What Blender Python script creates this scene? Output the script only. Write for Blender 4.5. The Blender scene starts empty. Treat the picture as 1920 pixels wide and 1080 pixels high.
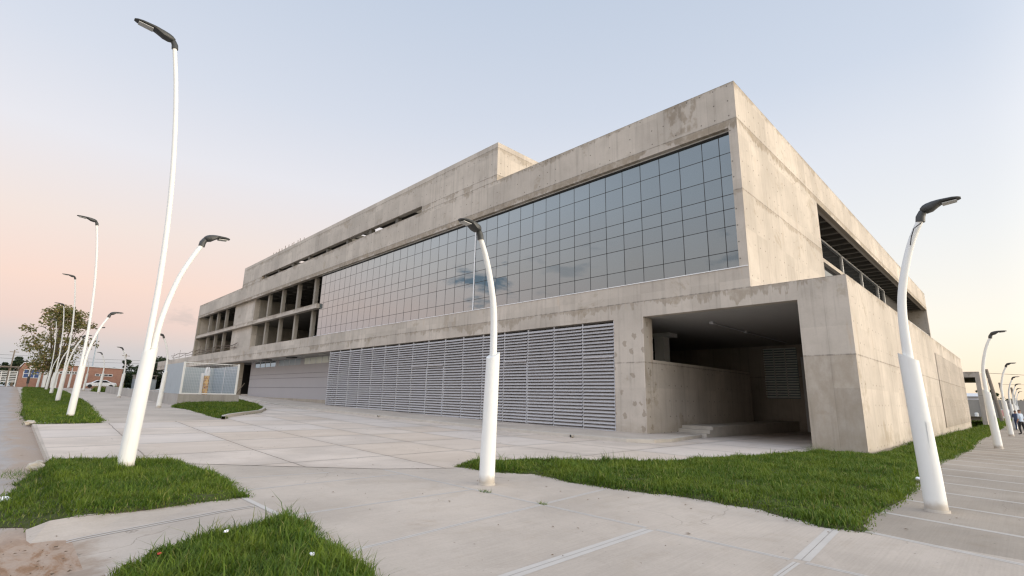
import bpy, bmesh, math, random
import numpy as np
from mathutils import Vector, Matrix
rnd = random.Random(7); nrg = np.random.default_rng(11)
scene = bpy.context.scene
COL = scene.collection
R = math.radians

# ------------------------------------------------------------------ terrain
def sp(t, w): return (np.sqrt(t*t + w*w) + t)/2
def zf(x, y): return 0.0155*(sp(-x-16, 6) - sp(-x-135, 10)) - 0.0115*(sp(y-20, 4) - sp(y-60, 10))

# ------------------------------------------------------------------ mesh helpers
class MB:
    def __init__(self): self.v = []; self.f = []; self.m = []; self.smooth = False
    def quad(self, a, b, c, d, m=0):
        n = len(self.v); self.v += [a, b, c, d]; self.f.append((n, n+1, n+2, n+3)); self.m.append(m)
    def tri(self, a, b, c, m=0):
        n = len(self.v); self.v += [a, b, c]; self.f.append((n, n+1, n+2)); self.m.append(m)
    def box(self, x0, x1, y0, y1, z0, z1, m=0):
        n = len(self.v)
        self.v += [(x0,y0,z0),(x1,y0,z0),(x1,y1,z0),(x0,y1,z0),(x0,y0,z1),(x1,y0,z1),(x1,y1,z1),(x0,y1,z1)]
        for q in ((3,2,1,0),(4,5,6,7),(0,1,5,4),(1,2,6,5),(2,3,7,6),(3,0,4,7)):
            self.f.append(tuple(n+i for i in q)); self.m.append(m)
        return self
    def prism(self, poly, axis, a, b, m=0):
        """extrude a closed 2-D polygon along an axis ('x': poly is (y,z); 'y': (x,z); 'z': (x,y))"""
        def P(p, t):
            return (t, p[0], p[1]) if axis == 'x' else (p[0], t, p[1]) if axis == 'y' else (p[0], p[1], t)
        n = len(self.v); k = len(poly)
        self.v += [P(p, a) for p in poly] + [P(p, b) for p in poly]
        for i in range(k):
            j = (i+1) % k
            self.f.append((n+i, n+j, n+k+j, n+k+i)); self.m.append(m)
        self.f.append(tuple(n+i for i in range(k-1, -1, -1))); self.m.append(m)
        self.f.append(tuple(n+k+i for i in range(k))); self.m.append(m)
        return self
    def tube(self, path, rad, n=12, m=0, cap=True, topcut=0.0):
        path = [Vector(p) for p in path]
        if not hasattr(rad, '__len__'): rad = [rad]*len(path)
        base = len(self.v); ref = Vector((0, 1, 0))
        for i, p in enumerate(path):
            t = (path[min(i+1, len(path)-1)] - path[max(i-1, 0)]).normalized()
            rf = ref if abs(t.dot(ref)) < .95 else Vector((1, 0, 0))
            a = t.cross(rf).normalized(); b = t.cross(a).normalized()
            for k in range(n):
                th = 2*math.pi*k/n
                q = p + a*(math.cos(th)*rad[i]) + b*(math.sin(th)*rad[i])
                if topcut and i == len(path)-1: q = q + t*(topcut*math.cos(th))
                self.v.append(tuple(q))
        for i in range(len(path)-1):
            for k in range(n):
                k2 = (k+1) % n
                self.f.append((base+i*n+k, base+i*n+k2, base+(i+1)*n+k2, base+(i+1)*n+k)); self.m.append(m)
        if cap:
            self.f.append(tuple(base+k for k in range(n-1, -1, -1))); self.m.append(m)
            e = base+(len(path)-1)*n
            self.f.append(tuple(e+k for k in range(n))); self.m.append(m)
        return self
    def build(self, name, mats, parent=None, label=None, smooth=False, bevel=0):
        o = ORG.get(parent, (0, 0, 0)) if parent else (0, 0, 0)
        me = bpy.data.meshes.new(name)
        me.from_pydata([(x-o[0], y-o[1], z-o[2]) for x, y, z in self.v], [], self.f)
        if not isinstance(mats, (list, tuple)): mats = [mats]
        for mt in mats: me.materials.append(mt)
        me.polygons.foreach_set('material_index', self.m)
        bm = bmesh.new(); bm.from_mesh(me)
        bmesh.ops.recalc_face_normals(bm, faces=bm.faces[:])
        bm.to_mesh(me); bm.free()
        if smooth:
            me.polygons.foreach_set('use_smooth', [True]*len(me.polygons))
            try: me.set_sharp_from_angle(angle=R(40))
            except Exception: pass
        ob = bpy.data.objects.new(name, me); COL.objects.link(ob)
        if parent: ob.parent = parent; ORG[ob] = o
        if label: ob['label'] = label
        if bevel:
            b = ob.modifiers.new('bevel', 'BEVEL'); b.width = bevel; b.segments = 2; b.limit_method = 'ANGLE'
        return ob
ORG = {}
def empty(name, loc, label, cat, group=None):
    o = bpy.data.objects.new(name, None); COL.objects.link(o); o.location = loc; o.empty_display_size = .3
    o['label'] = label; o['category'] = cat
    if group: o['group'] = group
    ORG[o] = tuple(loc); return o
def tag(o, label, cat=None, group=None, kind=None):
    o['label'] = label
    if cat: o['category'] = cat
    if group: o['group'] = group
    if kind: o['kind'] = kind
    return o
def struct(o, label=None, kind='structure'):
    o['kind'] = kind
    if label: o['label'] = label
    return o
def copy_tree(o, parent=None):
    c = o.copy(); COL.objects.link(c)
    if parent: c.parent = parent
    for ch in list(o.children): copy_tree(ch, c)
    return c
def sheet(name, mat, xs, ys, off, keep=None, kind='structure', label=None):
    """a terrain-following sheet over the grid xs x ys"""
    xs = np.asarray(xs, float); ys = np.asarray(ys, float)
    X, Y = np.meshgrid(xs, ys, indexing='ij'); Z = zf(X, Y) + off
    v = np.stack([X, Y, Z], -1).reshape(-1, 3); f = []
    nx, ny = len(xs), len(ys)
    for i in range(nx-1):
        for j in range(ny-1):
            if keep and not keep((xs[i]+xs[i+1])/2, (ys[j]+ys[j+1])/2): continue
            f.append((i*ny+j, (i+1)*ny+j, (i+1)*ny+j+1, i*ny+j+1))
    me = bpy.data.meshes.new(name); me.from_pydata(v.tolist(), [], f); me.materials.append(mat)
    ob = bpy.data.objects.new(name, me); COL.objects.link(ob); struct(ob, label, kind); return ob
def poly_sheet(name, mat, poly, off, sub=1.2, kind='structure', label=None):
    """terrain-following sheet inside a polygon"""
    bm = bmesh.new()
    f = bm.faces.new([bm.verts.new((x, y, 0)) for x, y in poly])
    bmesh.ops.triangulate(bm, faces=[f])
    for ax in (0, 1):
        lo = min(p[ax] for p in poly); hi = max(p[ax] for p in poly); t = math.ceil(lo/sub)*sub
        while t < hi:
            co = [0, 0, 0]; no = [0, 0, 0]; co[ax] = t; no[ax] = 1
            bmesh.ops.bisect_plane(bm, geom=bm.verts[:]+bm.edges[:]+bm.faces[:], plane_co=co, plane_no=no)
            t += sub
    for v in bm.verts: v.co.z = zf(v.co.x, v.co.y) + off
    bmesh.ops.recalc_face_normals(bm, faces=bm.faces[:])
    for fc in bm.faces:
        if fc.normal.z < 0: fc.normal_flip()
    me = bpy.data.meshes.new(name); bm.to_mesh(me); bm.free(); me.materials.append(mat)
    ob = bpy.data.objects.new(name, me); COL.objects.link(ob); struct(ob, label, kind); return ob

# ------------------------------------------------------------------ node helpers
def lin(r, g, b):
    f = lambda c: c/12.92 if c <= .04045 else ((c+.055)/1.055)**2.4
    return (f(r/255), f(g/255), f(b/255), 1)
class NT:
    def __init__(self, name):
        self.mat = bpy.data.materials.new(name); self.mat.use_nodes = True
        self.t = self.mat.node_tree; self.b = self.t.nodes['Principled BSDF']; self.out = self.t.nodes['Material Output']
    def n(self, typ, **kw):
        x = self.t.nodes.new(typ)
        for k, v in kw.items(): setattr(x, k, v)
        return x
    def link(self, a, b): self.t.links.new(a, b)
    def inp(self, sock, v):
        if isinstance(v, bpy.types.NodeSocket): self.link(v, sock)
        else: sock.default_value = v
    def m(self, op, a, b=None, c=None, clamp=False):
        x = self.n('ShaderNodeMath', operation=op); x.use_clamp = clamp
        self.inp(x.inputs[0], a)
        if b is not None: self.inp(x.inputs[1], b)
        if c is not None: self.inp(x.inputs[2], c)
        return x.outputs[0]
    def obj(self):
        return self.n('ShaderNodeTexCoord').outputs['Object']
    def pos(self):
        return self.n('ShaderNodeNewGeometry').outputs['Position']
    def xyz(self, v):
        s = self.n('ShaderNodeSeparateXYZ'); self.link(v, s.inputs[0]); return s.outputs
    def comb(self, x, y, z):
        s = self.n('ShaderNodeCombineXYZ')
        for i, q in enumerate((x, y, z)): self.inp(s.inputs[i], q)
        return s.outputs[0]
    def noise(self, vec, scale, detail=4, rough=.55, dist=0):
        x = self.n('ShaderNodeTexNoise'); self.link(vec, x.inputs['Vector'])
        x.inputs['Scale'].default_value = scale; x.inputs['Detail'].default_value = detail
        x.inputs['Roughness'].default_value = rough; x.inputs['Distortion'].default_value = dist
        return x.outputs['Fac']
    def white(self, vec):
        x = self.n('ShaderNodeTexWhiteNoise', noise_dimensions='3D'); self.link(vec, x.inputs['Vector']); return x.outputs['Value']
    def scale(self, vec, s):
        x = self.n('ShaderNodeVectorMath', operation='MULTIPLY'); self.link(vec, x.inputs[0]); x.inputs[1].default_value = s
        return x.outputs[0]
    def map(self, v, a, b, c=0., d=1., smooth=True):
        x = self.n('ShaderNodeMapRange', interpolation_type='SMOOTHSTEP' if smooth else 'LINEAR')
        self.inp(x.inputs[0], v)
        for i, q in enumerate((a, b, c, d)): x.inputs[i+1].default_value = q
        return x.outputs[0]
    def mix(self, fac, a, b, mode='MIX'):
        x = self.n('ShaderNodeMix', data_type='RGBA', blend_type=mode)
        self.inp(x.inputs[0], fac); self.inp(x.inputs[6], a); self.inp(x.inputs[7], b); return x.outputs[2]
    def ramp(self, fac, stops):
        x = self.n('ShaderNodeValToRGB'); self.link(fac, x.inputs[0]); e = x.color_ramp.elements
        while len(e) < len(stops): e.new(.5)
        for i, (p, c) in enumerate(stops): e[i].position = p; e[i].color = c
        return x.outputs[0]
    def bump(self, h, strength=.3, dist=.02):
        x = self.n('ShaderNodeBump'); x.inputs['Strength'].default_value = strength; x.inputs['Distance'].default_value = dist
        self.link(h, x.inputs['Height']); self.link(x.outputs[0], self.b.inputs['Normal'])
    def done(self, col=None, rough=None, metal=None, spec=None):
        if col is not None: self.inp(self.b.inputs['Base Color'], col)
        if rough is not None: self.inp(self.b.inputs['Roughness'], rough)
        if metal is not None: self.inp(self.b.inputs['Metallic'], metal)
        if spec is not None: self.inp(self.b.inputs['Specular IOR Level'], spec)
        return self.mat

def simple(name, c, rough=.6, metal=0., var=.12, scale=3., spec=.5):
    t = NT(name); n = t.noise(t.obj(), scale, 5)
    d = tuple(x*(1-var) for x in c[:3])+(1,); u = tuple(min(1, x*(1+var)) for x in c[:3])+(1,)
    return t.done(t.mix(n, d, u), rough, metal, spec)

def concrete(name, base, stains=True, tie=True, dark=1.0, spots=False):
    t = NT(name); P = t.obj(); x, y, z = t.xyz(P)
    g = t.n('ShaderNodeNewGeometry'); nx = t.xyz(g.outputs['Normal'])[0]
    side = t.m('GREATER_THAN', t.m('ABSOLUTE', nx), .5)
    u = t.m('ADD', t.m('MULTIPLY', x, t.m('SUBTRACT', 1., side)), t.m('MULTIPLY', y, side))
    uv = t.comb(u, z, side)
    # formwork panels 1.22 x 2.1: slight tone per panel, thin vertical joints
    pu = t.m('DIVIDE', u, 1.22); fu = t.m('FRACT', pu)
    cell = t.comb(t.m('FLOOR', pu), t.m('FLOOR', t.m('DIVIDE', z, 2.13)), side)
    tone = t.white(cell)
    big = t.noise(uv, .22, 5, .6); med = t.noise(uv, 1.3, 6, .62); fine = t.noise(uv, 14, 4, .6)
    strk = t.noise(t.comb(t.m('MULTIPLY', u, 5.), t.m('MULTIPLY', z, .22), side), 1.0, 5, .62)
    b = base
    lo = tuple(c*.84*dark for c in b[:3])+(1,); hi = tuple(min(1, c*1.10*dark) for c in b[:3])+(1,)
    col = t.mix(t.map(big, .3, .7), lo, hi)
    col = t.mix(t.m('MULTIPLY', t.map(med, .42, .75), .45), col, (b[0]*.80*dark, b[1]*.79*dark, b[2]*.77*dark, 1))
    k = t.m('ADD', t.m('MULTIPLY', tone, .16), .92)
    k = t.m('MULTIPLY', k, t.m('ADD', t.m('MULTIPLY', fine, .14), .93))
    k = t.m('MULTIPLY', k, t.map(strk, .48, .78, 1.02, .80))
    ed = t.m('MINIMUM', fu, t.m('SUBTRACT', 1., fu))
    k = t.m('MULTIPLY', k, t.map(ed, .004, .012, .87, 1.))
    if tie:
        cu = t.m('SUBTRACT', t.m('FRACT', t.m('DIVIDE', u, .61)), .5); cz = t.m('SUBTRACT', t.m('FRACT', t.m('DIVIDE', t.m('ADD', z, .2), .71)), .5)
        du = t.m('MULTIPLY', cu, .61); dz = t.m('MULTIPLY', cz, .71)
        d2 = t.m('SQRT', t.m('ADD', t.m('MULTIPLY', du, du), t.m('MULTIPLY', dz, dz)))
        sel = t.m('GREATER_THAN', t.white(t.comb(t.m('FLOOR', t.m('DIVIDE', u, .61)), t.m('FLOOR', t.m('DIVIDE', t.m('ADD', z, .2), .71)), 3.)), .35)
        sel = t.m('MULTIPLY', sel, t.m('MAXIMUM', side, t.m('GREATER_THAN', z, 6.95)))
        k = t.m('MULTIPLY', k, t.m('SUBTRACT', 1., t.m('MULTIPLY', t.map(d2, .026, .040, .6, 0.), sel)))
    if stains:
        # weathering under the pour joints and below the coping
        n2 = t.noise(t.comb(u, t.m('MULTIPLY', z, 1.6), side), .9, 7, .66)
        rag = t.m('ADD', t.m('MULTIPLY', t.noise(t.comb(u, t.m('MULTIPLY', z, .5), t.m('ADD', side, 3.)), .55, 5, .7), .7), t.m('MULTIPLY', t.noise(t.comb(t.m('MULTIPLY', u, 4.), t.m('MULTIPLY', z, .3), side), 1., 4, .7), .3))
        tex = t.map(t.noise(uv, 3.2, 5, .7), .25, .62, .35, 1.)
        for z0, h, amp, th in ((13.46, 2.6, .80, .36), (6.04, 3.6, .60, .43), (15.2, 2.6, .55, .44), (10.22, 2.0, .55, .38), (3.26, 1.5, .35, .46), (17.55, 2.2, .50, .42), (15.62, 4.0, .60, .45)):
            off = t.m('ADD', rag, t.m('MULTIPLY', t.noise(t.comb(u, z0, side), .31, 3), .12))
            dep = t.m('MULTIPLY', t.m('SUBTRACT', off, th+.06), h)
            s = t.m('MULTIPLY', t.map(t.m('SUBTRACT', dep, t.m('SUBTRACT', z0, z)), -.02, .10), t.map(z, z0-.02, z0+.01, 1., 0.))
            s = t.m('MULTIPLY', s, tex)
            col = t.mix(t.m('MULTIPLY', s, amp), col, (b[0]*.50*dark, b[1]*.455*dark, b[2]*.38*dark, 1))
            ln = t.m('MULTIPLY', t.map(t.m('ABSOLUTE', t.m('SUBTRACT', z, z0)), .014, .035, 1., 0.), t.map(strk, .3, .6))
            k = t.m('MULTIPLY', k, t.m('SUBTRACT', 1., t.m('MULTIPLY', ln, .42)))
        # rust-brown runs and grey damp patches
        n3 = t.noise(uv, .55, 6, .7, .4)
        col = t.mix(t.m('MULTIPLY', t.map(n3, .58, .66), .45), col, (b[0]*.62*dark, b[1]*.57*dark, b[2]*.48*dark, 1))
        n4 = t.noise(t.comb(t.m('MULTIPLY', u, 2.4), t.m('MULTIPLY', z, .35), 7.), 1., 5, .6)
        col = t.mix(t.m('MULTIPLY', t.map(n4, .62, .75), .35), col, (b[0]*.85*dark, b[1]*.66*dark, b[2]*.44*dark, 1))
        # one badly poured panel in the parapet near the corner, damp at the foot of the walls
        px = t.m('MULTIPLY', t.map(u, -3.15, -3.1), t.map(u, -1.75, -1.65, 1., 0.))
        px = t.m('MULTIPLY', t.m('MULTIPLY', px, t.map(z, 13.5, 13.7)), t.m('SUBTRACT', 1., side))
        n5 = t.noise(t.comb(t.m('MULTIPLY', u, 2.), z, 2.), 1.6, 5, .6)
        col = t.mix(t.m('MULTIPLY', t.m('MULTIPLY', px, t.map(n5, .40, .58)), .75), col, (b[0]*.52*dark, b[1]*.48*dark, b[2]*.42*dark, 1))
        pz = t.m('MULTIPLY', t.m('MULTIPLY', t.map(u, 1.58, 1.6), t.map(z, 3.24, 3.27, 1., 0.)), t.m('SUBTRACT', 1., side))
        col = t.mix(t.m('MULTIPLY', pz, t.map(n5, .25, .7, .25, .75)), col, (b[0]*.62*dark, b[1]*.58*dark, b[2]*.52*dark, 1))
        foot = t.m('MULTIPLY', t.map(z, .25, .9, 1., 0.), t.map(n2, .35, .6))
        col = t.mix(t.m('MULTIPLY', foot, .4), col, (b[0]*.60*dark, b[1]*.57*dark, b[2]*.5*dark, 1))
    if spots:
        v = t.n('ShaderNodeTexVoronoi', voronoi_dimensions='2D'); t.link(t.comb(u, t.m('MULTIPLY', z, .8), 0.), v.inputs['Vector']); v.inputs['Scale'].default_value = 1.9
        v.inputs['Randomness'].default_value = 1.
        dd = t.m('ADD', v.outputs['Distance'], t.m('MULTIPLY', t.m('SUBTRACT', t.noise(uv, 6, 4), .5), .62))
        gate = t.m('GREATER_THAN', t.m('ADD', t.xyz(v.outputs['Color'])[0], t.m('SUBTRACT', t.noise(uv, .9, 2), .5)), .48)
        s = t.m('MULTIPLY', t.map(dd, .17, .22, 1., 0.), gate)
        col = t.mix(t.m('MULTIPLY', s, .62), col, (b[0]*.52*dark, b[1]*.48*dark, b[2]*.42*dark, 1))
    v = t.n('ShaderNodeVectorMath', operation='SCALE'); t.link(col, v.inputs[0]); t.link(k, v.inputs['Scale'])
    h = t.m('ADD', t.m('MULTIPLY', med, .5), t.m('MULTIPLY', fine, .25))
    h = t.m('ADD', h, t.map(ed, .003, .01, -.15, 0.))
    t.bump(h, .25, .03)
    return t.done(v.outputs[0], .85, 0., .25)

CONC = (.485, .432, .372, 1)
M = {}
M['conc'] = concrete('weathered_concrete', CONC)
M['conc_spot'] = concrete('spotted_concrete', CONC, spots=True)
M['conc_in'] = concrete('shaded_inner_concrete', (.13, .118, .10, 1), stains=False, tie=False)  # darkened copy of the concrete, interior shade put into its colour
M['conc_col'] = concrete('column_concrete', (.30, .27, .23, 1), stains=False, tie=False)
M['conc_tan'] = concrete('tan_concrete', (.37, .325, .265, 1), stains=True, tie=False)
M['dark_room'] = simple('unlit_room_plaster', (.03, .027, .025, 1), .9)  # near-black, the shade of the rooms put into the colour
M['soffit'] = simple('painted_soffit', (.36, .35, .335, 1), .8, var=.06)
def post_mat():
    t = NT('white_enamel'); P = t.obj(); z = t.xyz(P)[2]
    n = t.noise(P, 5, 5, .65); st = t.noise(t.scale(P, (9, 9, .8)), 1., 5, .65)
    c = t.mix(n, (.66, .66, .635, 1), (.71, .71, .685, 1))
    c = t.mix(t.m('MULTIPLY', t.map(st, .55, .72), .22), c, (.46, .43, .37, 1))
    g = t.m('MULTIPLY', t.map(t.m('SUBTRACT', z, t.m('MULTIPLY', n, .22)), -.06, .10, 1., 0.), .75)
    c = t.mix(g, c, (.33, .27, .20, 1))
    return t.done(c, .6, 0., .4)
M['white_paint'] = simple('white_steel', (.69, .69, .665, 1), .6, var=.035, scale=1.4)
M['post'] = post_mat()
M['alu'] = simple('aluminium', (.62, .63, .66, 1), .42, .35, var=.06)
M['louvre'] = simple('louvre_aluminium', (.465, .45, .45, 1), .42, .25, var=.05, scale=.8)
M['panel_grey'] = simple('grey_cladding', (.34, .325, .33, 1), .5, var=.05, scale=.6)
M['frame'] = simple('black_frame', (.02, .02, .02, 1), .5)
M['lamp_head'] = simple('dark_grey_casting', (.035, .037, .036, 1), .5, var=.15, scale=8)
M['lens'] = simple('lamp_lens', (.42, .42, .40, 1), .2)
M['kerb'] = simple('kerb_concrete', (.44, .40, .345, 1), .9, var=.22, scale=2.5)
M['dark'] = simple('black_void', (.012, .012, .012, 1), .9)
M['zinc'] = simple('blue_grey_sheet', (.33, .38, .41, 1), .45, .2, var=.08, scale=1.2)
M['white_flash'] = simple('white_flashing', (.72, .72, .72, 1), .5)
M['rust'] = None

def glass_mat():
    t = NT('reflective_tinted_glass')
    n = t.n('ShaderNodeNewGeometry').outputs['Random Per Island']
    c = t.mix(n, (.020, .032, .040, 1), (.040, .056, .066, 1))
    t.b.inputs['IOR'].default_value = 3.3; t.b.inputs['Specular Tint'].default_value = (.82, .94, 1., 1)
    w = t.noise(t.obj(), .35, 2); t.bump(w, .03, .05)
    return t.done(c, .015, 0., .5)
M['glass'] = glass_mat()
def window_mat():
    t = NT('dark_window_glass'); t.b.inputs['IOR'].default_value = 1.3
    return t.done((.02, .022, .024, 1), .04, 0., .5)
M['win'] = window_mat()

def rust_mat():
    t = NT('peeling_paint'); P = t.obj()
    n = t.noise(P, 4.5, 6, .65, .5); n2 = t.noise(P, 11, 4)
    c = t.ramp(n, [(.3, (.62, .34, .10, 1)), (.48, (.60, .40, .16, 1)), (.56, (.22, .07, .03, 1)), (.7, (.65, .55, .42, 1))])
    return t.done(c, .8)
M['rust'] = rust_mat()

def paving(name, base, lines=False, broom=True, silt=False):
    t = NT(name); P = t.pos(); x, y, z = t.xyz(P)
    big = t.noise(P, .35, 5, .6); med = t.noise(P, 2.2, 6, .65); fine = t.noise(P, 38, 3, .6)
    lo = tuple(c*.86 for c in base[:3])+(1,); hi = tuple(c*1.09 for c in base[:3])+(1,)
    col = t.mix(t.map(big, .32, .68), lo, hi)
    col = t.mix(t.m('MULTIPLY', t.map(med, .52, .78), .35), col, (base[0]*.80, base[1]*.755, base[2]*.69, 1))
    k = t.m('ADD', t.m('MULTIPLY', fine, .20), .90)
    if lines:                                     # big cast slabs: tone by slab and dark joints
        yy = t.m('ADD', y, t.m('MULTIPLY', t.m('ADD', x, 14.6), .05))
        a = t.m('DIVIDE', t.m('ADD', x, 15.), 3.); b = t.m('DIVIDE', t.m('SUBTRACT', yy, .1), 2.45)
        cell = t.comb(t.m('FLOOR', a), t.m('FLOOR', b), 0.)
        w1 = t.white(cell); w2 = t.white(t.comb(t.m('FLOOR', a), t.m('FLOOR', b), 5.))
        col = t.mix(t.m('MULTIPLY', t.map(w1, .55, .6), .55), col, (base[0]*1.02, base[1]*1.06, base[2]*1.12, 1))
        col = t.mix(t.m('MULTIPLY', t.map(w2, .55, .6), .45), col, (base[0]*.93, base[1]*.87, base[2]*.79, 1))
        wob = t.m('MULTIPLY', t.m('SUBTRACT', t.noise(P, 1.7, 3), .5), .03)
        fa = t.m('FRACT', t.m('ADD', a, wob)); fb = t.m('FRACT', t.m('ADD', b, wob))
        da = t.m('MULTIPLY', t.m('MINIMUM', fa, t.m('SUBTRACT', 1., fa)), 3.); db = t.m('MULTIPLY', t.m('MINIMUM', fb, t.m('SUBTRACT', 1., fb)), 2.45)
        j = t.m('MAXIMUM', t.map(da, .012, .03, 1., 0.), t.m('MULTIPLY', t.map(db, .010, .024, 1., 0.), .85))
        near = t.m('MINIMUM', da, db)
        k = t.m('MULTIPLY', k, t.map(near, .02, .35, .93, 1.))
        col = t.mix(t.m('MULTIPLY', j, .82), col, (.09, .075, .06, 1))
    if broom:
        bn = t.noise(t.comb(t.m('MULTIPLY', x, 46.), t.m('MULTIPLY', y, .9), 0.), 1., 3, .6)
        k = t.m('MULTIPLY', k, t.map(bn, .3, .75, 1.035, .95))
    dirt = t.noise(t.scale(P, (1, 1, 0)), .8, 7, .7, .3)
    col = t.mix(t.m('MULTIPLY', t.map(dirt, .60, .75), .40), col, (base[0]*.72, base[1]*.63, base[2]*.52, 1))
    if silt:
        e = t.m('ADD', y, t.m('MULTIPLY', t.m('SUBTRACT', t.noise(P, 3.2, 6, .7), .5), 1.1))
        col = t.mix(t.m('MULTIPLY', t.m('MULTIPLY', t.map(e, .62, 1.15, 1., 0.), t.map(x, -8.1, -7.7)), .9), col, (.30, .225, .165, 1))
    if broom:
        pass
    pt = t.noise(t.scale(P, (1, .55, 1)), .75, 6, .72, .8)
    col = t.mix(t.m('MULTIPLY', t.map(pt, .54, .60), .20), col, (min(1, base[0]*1.16), min(1, base[1]*1.17), min(1, base[2]*1.19), 1))
    col = t.mix(t.m('MULTIPLY', t.map(pt, .46, .38), .28), col, (base[0]*.80, base[1]*.77, base[2]*.72, 1))
    vc = t.n('ShaderNodeTexVoronoi', feature='DISTANCE_TO_EDGE'); vc.inputs['Scale'].default_value = .22
    wp_ = t.n('ShaderNodeVectorMath', operation='ADD'); t.link(P, wp_.inputs[0]); nz = t.n('ShaderNodeTexNoise'); t.link(P, nz.inputs['Vector']); nz.inputs['Scale'].default_value = 1.3; nz.inputs['Detail'].default_value = 6
    t.link(nz.outputs['Color'], wp_.inputs[1]); t.link(wp_.outputs[0], vc.inputs['Vector'])
    crack = t.m('MULTIPLY', t.map(vc.outputs['Distance'], .0006, .0022, 1., 0.), t.map(t.noise(P, .31, 3), .50, .56))
    col = t.mix(t.m('MULTIPLY', crack, .45), col, (.13, .105, .085, 1))
    spk = t.noise(P, 17, 2, .5)
    col = t.mix(t.m('MULTIPLY', t.map(spk, .735, .76), .6), col, (.10, .085, .07, 1))
    v = t.n('ShaderNodeVectorMath', operation='SCALE'); t.link(col, v.inputs[0]); t.link(k, v.inputs['Scale'])
    t.bump(t.m('ADD', fine, med), .18, .01)
    return t.done(v.outputs[0], .88, 0., .25)
M['walk'] = paving('brushed_walk_concrete', (.445, .383, .322, 1))
M['walk_dim'] = paving('dimmed_walk_concrete', (.325, .278, .228, 1))  # darker walk copy: light falloff to the right put into the colour, plus dirt
M['ramp'] = paving('silted_ramp_concrete', (.445, .383, .322, 1), silt=True)
M['slab'] = paving('cast_slab_concrete', (.545, .468, .398, 1), lines=True, broom=False)
M['smooth'] = simple('trowelled_margin', (.475, .44, .40, 1), .8, var=.10, scale=4)
M['joint'] = simple('joint_dirt', (.26, .225, .19, 1), .95, var=.4, scale=6)
def road_mat():
    t = NT('dusty_road'); P = t.pos(); x, y, z = t.xyz(P)
    n = t.noise(P, .5, 6, .65); f = t.noise(P, 30, 4, .6); d = t.noise(t.scale(P, (.6, 1.6, 1)), 1.0, 6, .7, .6)
    c = t.mix(t.map(n, .3, .7), (.315, .285, .262, 1), (.39, .355, .328, 1))
    edge = t.m('ADD', t.map(y, -.9, .9), t.m('MULTIPLY', t.m('SUBTRACT', d, .5), 1.6))
    c = t.mix(t.m('MULTIPLY', t.map(edge, .45, .95), .75), c, (.36, .268, .195, 1))
    c = t.mix(t.m('MULTIPLY', t.map(d, .60, .72), .5), c, (.22, .15, .10, 1))
    sx = t.m('DIVIDE', t.m('ADD', x, 6.6), 2.3); sy = t.m('DIVIDE', t.m('SUBTRACT', y, .35), .75)
    rr = t.m('SQRT', t.m('ADD', t.m('MULTIPLY', sx, sx), t.m('MULTIPLY', sy, sy)))
    d2 = t.noise(t.scale(P, (.9, 2.6, 1)), 2.0, 7, .7, .7)
    sil = t.map(t.m('ADD', rr, t.m('MULTIPLY', t.m('SUBTRACT', d2, .5), 1.3)), .55, 1.15, 1., 0.)
    scol = t.ramp(d2, [(.30, (.40, .315, .25, 1)), (.50, (.36, .26, .19, 1)), (.60, (.27, .155, .085, 1)), (.75, (.18, .10, .06, 1))])
    c = t.mix(t.m('MULTIPLY', sil, .92), c, scol)
    k = t.m('ADD', t.m('MULTIPLY', f, .36), .82)
    v = t.n('ShaderNodeVectorMath', operation='SCALE'); t.link(c, v.inputs[0]); t.link(k, v.inputs['Scale'])
    t.bump(t.m('ADD', f, d), .35, .015)
    return t.done(v.outputs[0], .92, 0., .2)
M['road'] = road_mat()
def dirt_mat():
    t = NT('reddish_silt'); P = t.pos()
    n = t.noise(t.scale(P, (1, 2.2, 1)), 2.2, 7, .7, .8); f = t.noise(P, 40, 4)
    c = t.ramp(n, [(.3, (.37, .285, .225, 1)), (.5, (.33, .235, .17, 1)), (.62, (.26, .15, .085, 1)), (.75, (.19, .11, .065, 1))])
    c = t.mix(t.m('MULTIPLY', t.map(f, .6, .7), .5), c, (.42, .36, .31, 1))
    t.bump(t.m('ADD', n, f), .5, .02); return t.done(c, .95, 0., .15)
M['dirt'] = dirt_mat()
def soil_mat():
    t = NT('turf_soil'); P = t.pos(); n = t.noise(P, 6, 6, .65)
    return t.done(t.mix(n, (.035, .05, .014, 1), (.085, .085, .035, 1)), .95, 0., .1)
M['soil'] = soil_mat()
def grass_mat():
    t = NT('grass_blades'); g = t.n('ShaderNodeNewGeometry'); r = g.outputs['Random Per Island']
    P = t.pos(); big = t.noise(P, .9, 5, .6)
    pos2 = t.noise(P, 2.3, 6, .7)
    a = t.ramp(r, [(0., (.042, .086, .009, 1)), (.45, (.076, .138, .012, 1)), (.82, (.12, .185, .020, 1)), (.94, (.19, .22, .038, 1)), (1., (.28, .25, .10, 1))])
    c = t.mix(t.m('MULTIPLY', t.map(big, .4, .65), .55), a, (.165, .215, .022, 1), 'MIX')
    c = t.mix(t.m('MULTIPLY', t.map(pos2, .60, .70), t.map(r, .25, .5, 0., .75)), c, (.23, .20, .075, 1))
    tr = t.n('ShaderNodeBsdfTranslucent'); t.link(c, tr.inputs['Color'])
    t.b.inputs['Roughness'].default_value = .55; t.b.inputs['Specular IOR Level'].default_value = .25
    t.link(c, t.b.inputs['Base Color'])
    mx = t.n('ShaderNodeMixShader'); mx.inputs[0].default_value = .3
    t.link(t.b.outputs[0], mx.inputs[1]); t.link(tr.outputs[0], mx.inputs[2]); t.link(mx.outputs[0], t.out.inputs[0])
    return t.mat
M['grass'] = grass_mat()
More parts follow.
